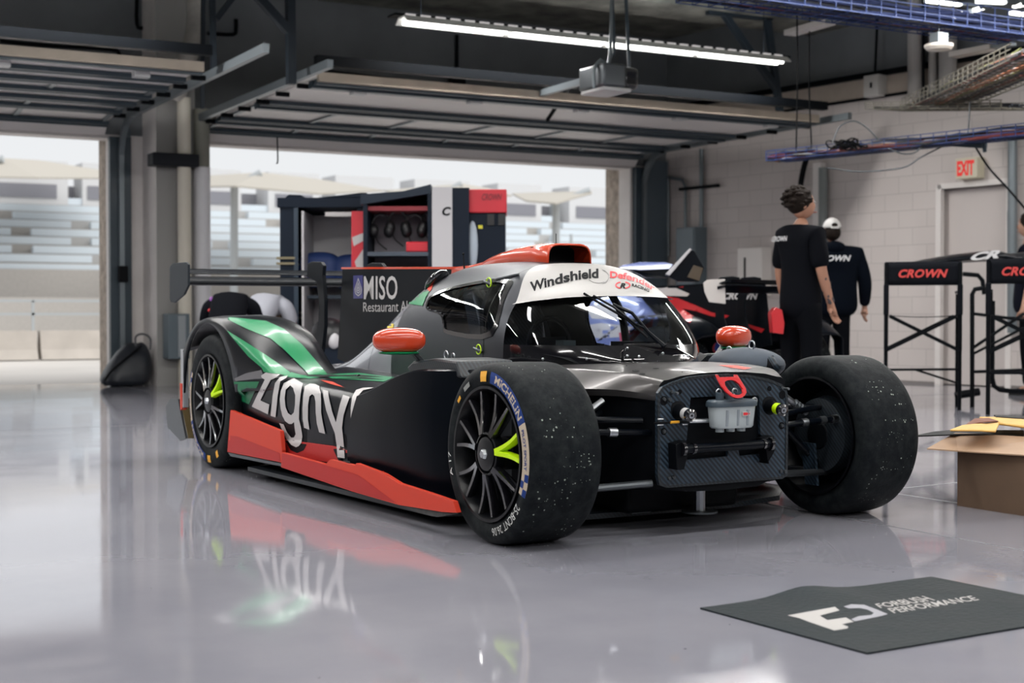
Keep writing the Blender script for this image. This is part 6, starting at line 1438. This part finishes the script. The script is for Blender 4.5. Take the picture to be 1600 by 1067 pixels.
bx_ = cart.matrix_world @ Vector((.50, .12, 1.362)); bm = BM(); box(bm, -.12, .13, -.08, .12, 0, .09); tag(build('red_case', bm, M_crr, loc=bx_, rz=VIEWYAW, bevel=.01), 'small red case on the upper shelf of the tool cart', 'case')
rnd = random.Random(8)
for k in range(5):
    p = cart.matrix_world @ Vector((.12+k*.12, .15+.05*(k % 2), 1.022)); bm = BM(); ellip(bm, (0, 0, .07+.02*(k % 3)), (.055, .05, .07+.02*(k % 3)), 14, 8, p=3); o = build('dark_pouch', bm, M_hs, loc=p); tag(o, 'dark gear pouch on the second shelf of the tool cart', 'pouch', 'dark pouches on the second shelf of the tool cart')
# red topped case tower
t, W_, H_ = cab('flight_case', 733, 790, 296, 12.9, .5, 'tall black case with a bright red top, rightmost of the tool cabinets')
bm = BM(); box(bm, .0, W_, 0, .5, .1, H_-.20); build('case_body', bm, M_navy, t, bevel=.006)
bm = BM(); box(bm, -.03, W_+.01, -.03, .52, H_-.21, H_); build('case_lid', bm, M_crr, t, bevel=.01)
text_quad('lid_lettering', 'CROWN', mat('dark_red_print', (.20, .01, .02), .5), t, [Vector((W_*.35, -.035, H_-.04)), Vector((W_*.9, -.035, H_-.04)), Vector((W_*.9, -.035, H_-.10)), Vector((W_*.35, -.035, H_-.10))], bold=.03, shear=.3)
text_quad('case_lettering', 'CROWN', M_crr, t, [Vector((W_*.3, -.005, H_-.66)), Vector((W_*.65, -.005, H_-.66)), Vector((W_*.65, -.005, H_-.70)), Vector((W_*.3, -.005, H_-.70))], bold=.04, shear=.3)
bm = BM(); ellip(bm, (.03, -.02, H_-.5), (.05, .05, .22), 12, 8); build('white_cloth', bm, mat('pale_cloth', (.35, .40, .46), .8), t)
bm = BM(); box(bm, W_*.25, W_*.37, -.006, 0, H_-.35, H_-.32); build('yellow_label', bm, mat('yellow_label', (.6, .55, .03), .5), t)
bm = BM(); box(bm, 0, W_, -.01, 0, H_-.98, H_-.88); build('red_band', bm, M_crr, t)
bm = BM()
for x in (.5, .8): box(bm, W_*x, W_*x+.06, -.02, 0, H_-.32, H_-.22)
build('corner_fitting', bm, M_hs, t)
# dark equipment low behind the wing
q = wd(512, 520, 12.3); t = thing('equipment_trolley', 'dark round-topped trolley seen between the wing mount and the fin', 'trolley', (q.x, q.y, 0), VIEWYAW)
bm = BM(); ellip(bm, (.0, .1, .62), (.16, .2, .16), 20, 12); build('round_cover', bm, M_hs, t); bm = BM(); box(bm, -.15, .2, -.05, .3, .05, .6); build('trolley_base', bm, M_navy, t, bevel=.01)
bm = BM(); ellip(bm, (.06, -.06, .58), (.05, .05, .07), 12, 8); build('pale_patch', bm, M_whin, t)
# ================================================================ SECOND CAR
fwd2 = RV @ Vector((-cos(radians(50)), sin(radians(50)), 0)); YAW2 = atan2(fwd2.y, fwd2.x); R2 = Matrix.Rotation(YAW2, 3, 'Z')
anc = wd(1117, 456, 11.2); C2 = anc-R2 @ Vector((-3.57, .905, 1.0)); C2.z = 0
car2 = thing('parked_race_car', 'black, red and white race car with a CROWN fin, parked beyond the orange-mirrored car', 'race car', C2, YAW2)
swap = {'engine_cover': mat('car2_black', (.012, .012, .015), .3, coat=.5), 'cabin_shell': M_black, 'rear_wing': M_black}
keep = ('cabin_shell', 'windshield', 'windshield_flange', 'side_window', 'engine_cover', 'sidepod', 'rear_fender', 'shark_fin', 'rear_wing', 'floor_panel', 'monocoque', 'gearbox_cover', 'rear_deck', 'wheel_arch_liner', 'tyre')
def base(n): return n.split('.')[0]
M_wh2 = mat('car2_white', (.55, .52, .50), .3, coat=.6)
for ch in [o for o in car.children if base(o.name) in keep]:
    c = ch.copy(); COL.objects.link(c); c.parent = car2
    if base(ch.name) in swap:
        c.material_slots[0].link = 'OBJECT'; c.material_slots[0].material = swap[base(ch.name)]
    if base(ch.name) == 'rear_wing': c.scale.y = .7; c.location.y = .267
    for g in ch.children:
        if base(g.name) == 'wing_end_plate': continue
        if base(g.name) in ('spoke', 'rim', 'wheel_hub', 'wing_flap', 'wing_mount', 'wing_end_plate', 'fin_top_strip', 'gurney_flap'):
            d = g.copy(); COL.objects.link(d); d.parent = c
            if 'label' in d: del d['label']
            if base(g.name) == 'wing_end_plate': d.material_slots[0].link = 'OBJECT'; d.material_slots[0].material = M_wh2; d['label'] = 'white wing end plate'
            if base(g.name) == 'spoke': d.material_slots[0].link = 'OBJECT'; d.material_slots[0].material = M_gloss
            if base(g.name) == 'fin_top_strip': d.material_slots[0].link = 'OBJECT'; d.material_slots[0].material = M_black
    if 'label' in c: del c['label']
# full front bodywork of the second car
M_redg = mat('car2_red', (.50, .022, .028), .3, coat=.6); M_bl2 = mat('car2_blue', (.03, .06, .30), .3, coat=.5)
bm = BM(); rows = []
for x, h, zc_2, zn in ((1.05, .90, .16, .12), (.85, .93, .30, .22), (.5, .94, .58, .38), (.2, .94, .70, .50), (-.05, .94, .73, .56), (-.35, .94, .68, .60), (-.6, .92, .60, .62), (-1.0, .90, .52, .60)):
    S = []
    for y, z in ((h, .12), (h, zc_2*.75), (h-.04, zc_2*.97), (h-.18, zc_2), (h-.32, zc_2*.96), (h-.42, (zc_2+zn)/2*.92), (.30, zn), (0, zn+.02)): S.append((y, z))
    rows.append([Vector((x, y, z)) for y, z in S]+[Vector((x, -y, z)) for y, z in S[-2::-1]])
grid(bm, rows); fb = build('front_bodywork', bm, M_wh2, car2, subd=1)
def c2dec(name, pts, m, objs, off=.004, step=6, lab=None):
    bv = bvh_of(*objs); CM2 = Matrix.Translation(C2) @ Matrix.Rotation(YAW2, 4, 'Z'); I2 = CM2.inverted(); e0 = I2 @ EYE; R3 = I2.to_3x3()
    def f(x, y):
        r = (R3 @ wray(x, y)).normalized(); h = bv.ray_cast(e0, r, 40)
        if h[0] is None: return None
        n = h[1]; n = -n if n.dot(r) > 0 else n; return h[0]+n*off
    return decal(name, poly_bm([[pts]]) if isinstance(pts, list) else pts, m, car2, f, step, lab)
bpy.context.view_layer.update()
bod2 = [o for o in car2.children if base(o.name) in ('cabin_shell', 'engine_cover', 'sidepod', 'rear_fender', 'front_bodywork', 'windshield', 'side_window', 'monocoque', 'shark_fin')]
c2dec('pale_blue_patch', [(880, 462), (1000, 462), (1030, 500), (1010, 552), (880, 552)], mat('pale_blue_door', (.16, .20, .42), .3, coat=.5), bod2)
for L in ([(915, 480), (950, 474), (985, 484), (970, 500), (925, 498)], [(900, 510), (940, 505), (1000, 512), (990, 525), (920, 530)], [(955, 535), (1000, 530), (1000, 545), (950, 548)]):
    c2dec('white_patch', L, M_wh2, bod2, off=.006)
c2dec('pink_patch', [(968, 520), (1000, 512), (1022, 498), (1016, 530), (1005, 548), (972, 545)], mat('rose_red', (.50, .08, .12), .4), bod2, off=.008)
c2dec('white_patch', [(985, 438), (1020, 440), (1050, 447), (1078, 459), (1074, 463), (1040, 462), (1000, 458)], M_wh2, bod2)
c2dec('red_stripe', [(1035, 462), (1060, 466), (1090, 478), (1112, 488), (1140, 493), (1134, 497), (1112, 494), (1088, 486), (1066, 482), (1084, 494), (1078, 505), (1060, 492), (1040, 475)], M_redg, bod2)
c2dec('red_stripe', [(1044, 443), (1099, 441), (1099, 449), (1060, 449)], M_redg, bod2)
c2dec('red_stripe', [(1165, 505), (1195, 514), (1190, 520), (1170, 511)], M_redg, bod2)
bmx = mesh_text('CROWN', 1, .045, .3); b_ = bounds(bmx); Qx = quadmap([(1130, 457), (1185, 457), (1185, 468), (1130, 468)], b_)
fin2 = [o for o in car2.children if base(o.name) == 'shark_fin']
for v in bmx.verts:
    q = Qx(v.co.x, v.co.y); v.co = Vector((q.x, q.y, 0))
c2dec('fin_lettering', bmx, M_crw, fin2, step=None)
# round badge on its flank
bmx = poly_bm([[[(1125+11.5*cos(a), 544+10.5*sin(a)) for a in lin(0, 2*pi, 25)[:-1]]]]); c2dec('round_badge', bmx, mat('badge_red', (.42, .05, .06), .4), bod2, step=4)
bmx = poly_bm([[[(1119, 536), (1127, 533), (1133, 538), (1127, 548), (1121, 552), (1117, 545)]]]); c2dec('badge_centre', bmx, M_bl2, bod2, off=.006, step=4)
# raised doors
def slab(name, pts, th_, m, lab=None):
    P = [wd(x, y, d)-C2 for (x, y), d in pts]; P = [Matrix.Rotation(-YAW2, 3, 'Z') @ p for p in P]; bm = BM(); prism(bm, P, Matrix.Rotation(-YAW2, 3, 'Z') @ (RV @ Vector((.0, th_, 0)))); o = build(name, bm, m, car2, smooth=False, bevel=.004); 
    if lab: o['label'] = lab
    return o
slab('raised_door', [((966, 419), 11.6), ((975, 413), 11.7), ((1000, 409.5), 11.7), ((1040, 409), 11.7), ((1052, 413), 11.6), ((1046, 420), 11.5), ((1000, 422), 11.5)], .10, mat('pale_blue_door', (.16, .20, .42), .3, coat=.5), 'blue and white raised door')
slab('raised_door', [((984, 421), 11.55), ((1046, 420), 11.5), ((1044, 434), 11.5), ((1010, 434), 11.5)], .08, M_black)
slab('engine_lid', [((1040, 430), 11.3), ((1078, 390), 11.3), ((1085, 392), 11.3), ((1100, 418), 11.3), ((1092, 440), 11.3), ((1060, 440), 11.3)], .05, M_black)
slab('lid_edge', [((1040, 428), 11.28), ((1074, 392), 11.28), ((1078, 388), 11.28), ((1081, 390), 11.28), ((1046, 431), 11.28)], .02, M_whin, 'pale edge of the raised lid')
slab('bronze_panel', [((1074, 433), 11.29), ((1084, 414), 11.29), ((1099, 419), 11.29), ((1093, 439), 11.29)], .01, mat('bronze_dark', (.06, .042, .025), .4), 'bronze underside of the raised lid')
slab('wing_end_plate', [((1099, 442), 11.2), ((1105, 437), 11.2), ((1133, 436), 11.2), ((1134, 475), 11.2), ((1108, 472), 11.2), ((1101, 456), 11.2)], .015, M_wh2, 'white wing end plate')
slab('tail_light_pod', [((1205, 489), 10.9), ((1212, 480), 10.9), ((1222, 484), 10.9), ((1226, 505), 10.9), ((1224, 522), 10.9), ((1208, 520), 10.9)], .15, M_redg, 'red tail pod')
# ================================================================ OUTSIDE
M_gr = mat('outside_concrete', (.60, .57, .54), .8, noise=.06, nscale=.6); 
bm = BM(); box(bm, -60, 90, 16.98, 150, -.15, -.02); struct('ground', bm, M_gr, smooth=False)
M_bar = mat('barrier_concrete', (.50, .46, .42), .85, noise=.12, nscale=2)
def strip(name, x0, x1, y, z0, z1, m, label, cat, th_=.3, group=None):
    bm = BM(); box(bm, x0, x1, y, y+th_, z0, z1); return tag(build(name, bm, m, smooth=False), label, cat, group)
# barrier blocks
zb0 = 0; yb = wz(60, 562).y; zt0 = wy(60, 517, yb).z
k = 0; x = -6
labs_b = 0
while x < 26:
    t_ = BM(); prism(t_, [(x, yb, 0), (x, yb+.1, zt0*.35), (x, yb+.16, zt0), (x, yb+.40, zt0), (x, yb+.46, zt0*.35), (x, yb+.56, 0)], (3.6, 0, 0))
    tag(build('concrete_barrier', t_, M_bar, smooth=False), 'pale concrete barrier block outside beyond the pit lane', 'barrier', 'concrete barrier blocks beyond the pit lane'); x += 3.66
# rails
t = thing('pit_rail', 'grey pipe railing behind the concrete barriers outside', 'railing', (0, yb+2.5, 0)); M_rail = mat('outdoor_rail', (.42, .45, .47), .5)
bm = BM()
zr1 = wy(60, 470, yb+2.5).z; zr2 = wy(60, 385, yb+2.5).z
for z in (zr1, zr1-.25): bar(bm, (-10, 0, z), (30, 0, z), .05, .05)
build('rail_pipe', bm, M_rail, t)
for k in range(22):
    bm = BM(); h = zr1 if k % 2 else 2.6; bar(bm, (-10+k*1.7, 0, 0), (-10+k*1.7, 0, h), .05, .05); build('rail_post', bm, M_rail, t)
# grandstand
GY = 62
gz = lambda py, y: wy(400, py, y).z
t = thing('grandstand', 'pale grandstand with rows of white seats across the track', 'grandstand', (0, GY, 0))
M_seat = mat('pale_seats', (.66, .73, .79), .6); M_conc = mat('stand_concrete', (.44, .42, .40), .8, noise=.05); M_stg = mat('stand_grey', (.26, .26, .29), .7)
bm = BM(); box(bm, -40, 110, 0, .4, 0, 2.6); box(bm, -40, 110, -2.5, -2.2, 0, 1.4); build('front_wall', bm, M_conc, t, smooth=False)
for k in range(9):
    bm = BM(); y = .4+k*.9; z = 2.5+k*.42; box(bm, -40, 110, y, y+.9, 0, z); build('terrace_step', bm, M_conc if k % 2 else mat('stand_concrete_b', (.48, .48, .48), .8), t, smooth=False)
    bm = BM(); rnd = random.Random(k)
    x = -40+rnd.random()
    while x < 110:
        w = rnd.choice((5.5, 6.5, 4.5)); box(bm, x, x+w, y+.2, y+.65, z+.02, z+.34); x += w+.9
    build('seat_row', bm, M_seat, t, smooth=False)
bm = BM(); box(bm, -40, 110, 9.5, 10, 0, 6.9); build('rear_wall', bm, M_stg, t, smooth=False)
for k in range(40): x = -40+k*3.9; bm = BM(); box(bm, x, x+.15, 8.6, 9.0, 5.5, 7.6); build('stand_post', bm, M_rail, t, smooth=False)
bm = BM(); box(bm, -60, 140, GY+16, GY+40, 0, wy(60, 299, GY+16).z); tag(build('far_building', bm, mat('haze_grey', (.30, .30, .33), .8), smooth=False), 'long flat grey building beyond the grandstand', 'building')
for k, (px, w) in enumerate(((35, 7), (335, 4), (450, 5), (150, 3), (560, 6), (680, 6), (800, 5), (915, 6))):
    p = wy(px, 370, GY+8.6); t = thing('vendor_booth', 'white booth with a dark louvred window on top of the grandstand', 'booth', (p.x, GY+8.6, 5.8), 0, 'white booths on top of the grandstand')
    bm = BM(); box(bm, -w/2*.55, w/2*.55, -.9, 1, 0, 2.1); build('booth_body', bm, mat('booth_white', (.62, .62, .63), .6), t, smooth=False)
    bm = BM(); box(bm, -w/2*.4, w/2*.4, -.95, -.9, .35, 1.0); build('louvre', bm, mat('louvre_grey', (.22, .22, .25), .6), t)
# shade sails
def sail(pts, pole, label):
    P = [wd(x, y, d) for (x, y), d in pts]; c = P[0]; t = thing('shade_sail', label, 'shade sail', c); bm = BM(); M_s = mat('sail_cream', (.47, .44, .39), .7)
    vs = [bm.verts.new(p-c) for p in P]; top = vs[0]
    for i in range(1, len(vs)-1): bm.faces.new((top, vs[i], vs[i+1]))
    bm.faces.new((top, vs[-1], vs[1])); build('sail_cloth', bm, M_s, t, smooth=False, solid=.06)
    if pole:
        (x0, y0), (x1, y1), (x2, y2), d = pole; a, b, e = wd(x0, y0, d), wd(x1, y1, d), wd(x2, y2, d); e.z = 0; bm = BM(); tube(bm, [a-c, b-c, e-c], .16, 8); build('sail_mast', bm, M_rail, t)
# (apex, corners...)
sail([((408, 269), 60), ((300, 276), 64), ((316, 291), 56), ((368, 290), 52), ((500, 302), 52), ((600, 297), 62), ((500, 280), 66)], ((408, 270), (366, 292), (365, 440), 58), 'cream shade sail on a mast, seen in the middle opening left of the tool cabinets')
sail([((722, 287), 60), ((600, 297), 64), ((640, 306), 54), ((700, 303), 52), ((800, 305), 60), ((760, 293), 66)], ((722, 288), (690, 303), (690, 440), 58), 'cream shade sail behind the red-topped case')
sail([((922, 298), 60), ((800, 302), 64), ((822, 313), 54), ((868, 317), 52), ((925, 300), 58)], ((922, 298), (869, 316), (868, 440), 58), 'cream shade sail at the right of the middle opening')
sail([((5, 247), 60), ((-80, 262), 62), ((-40, 275), 54), ((60, 277), 54), ((160, 278), 62), ((160, 266), 66), ((60, 250), 66)], ((5, 248), (-70, 268), (-72, 440), 58), 'cream shade sail seen through the left opening')
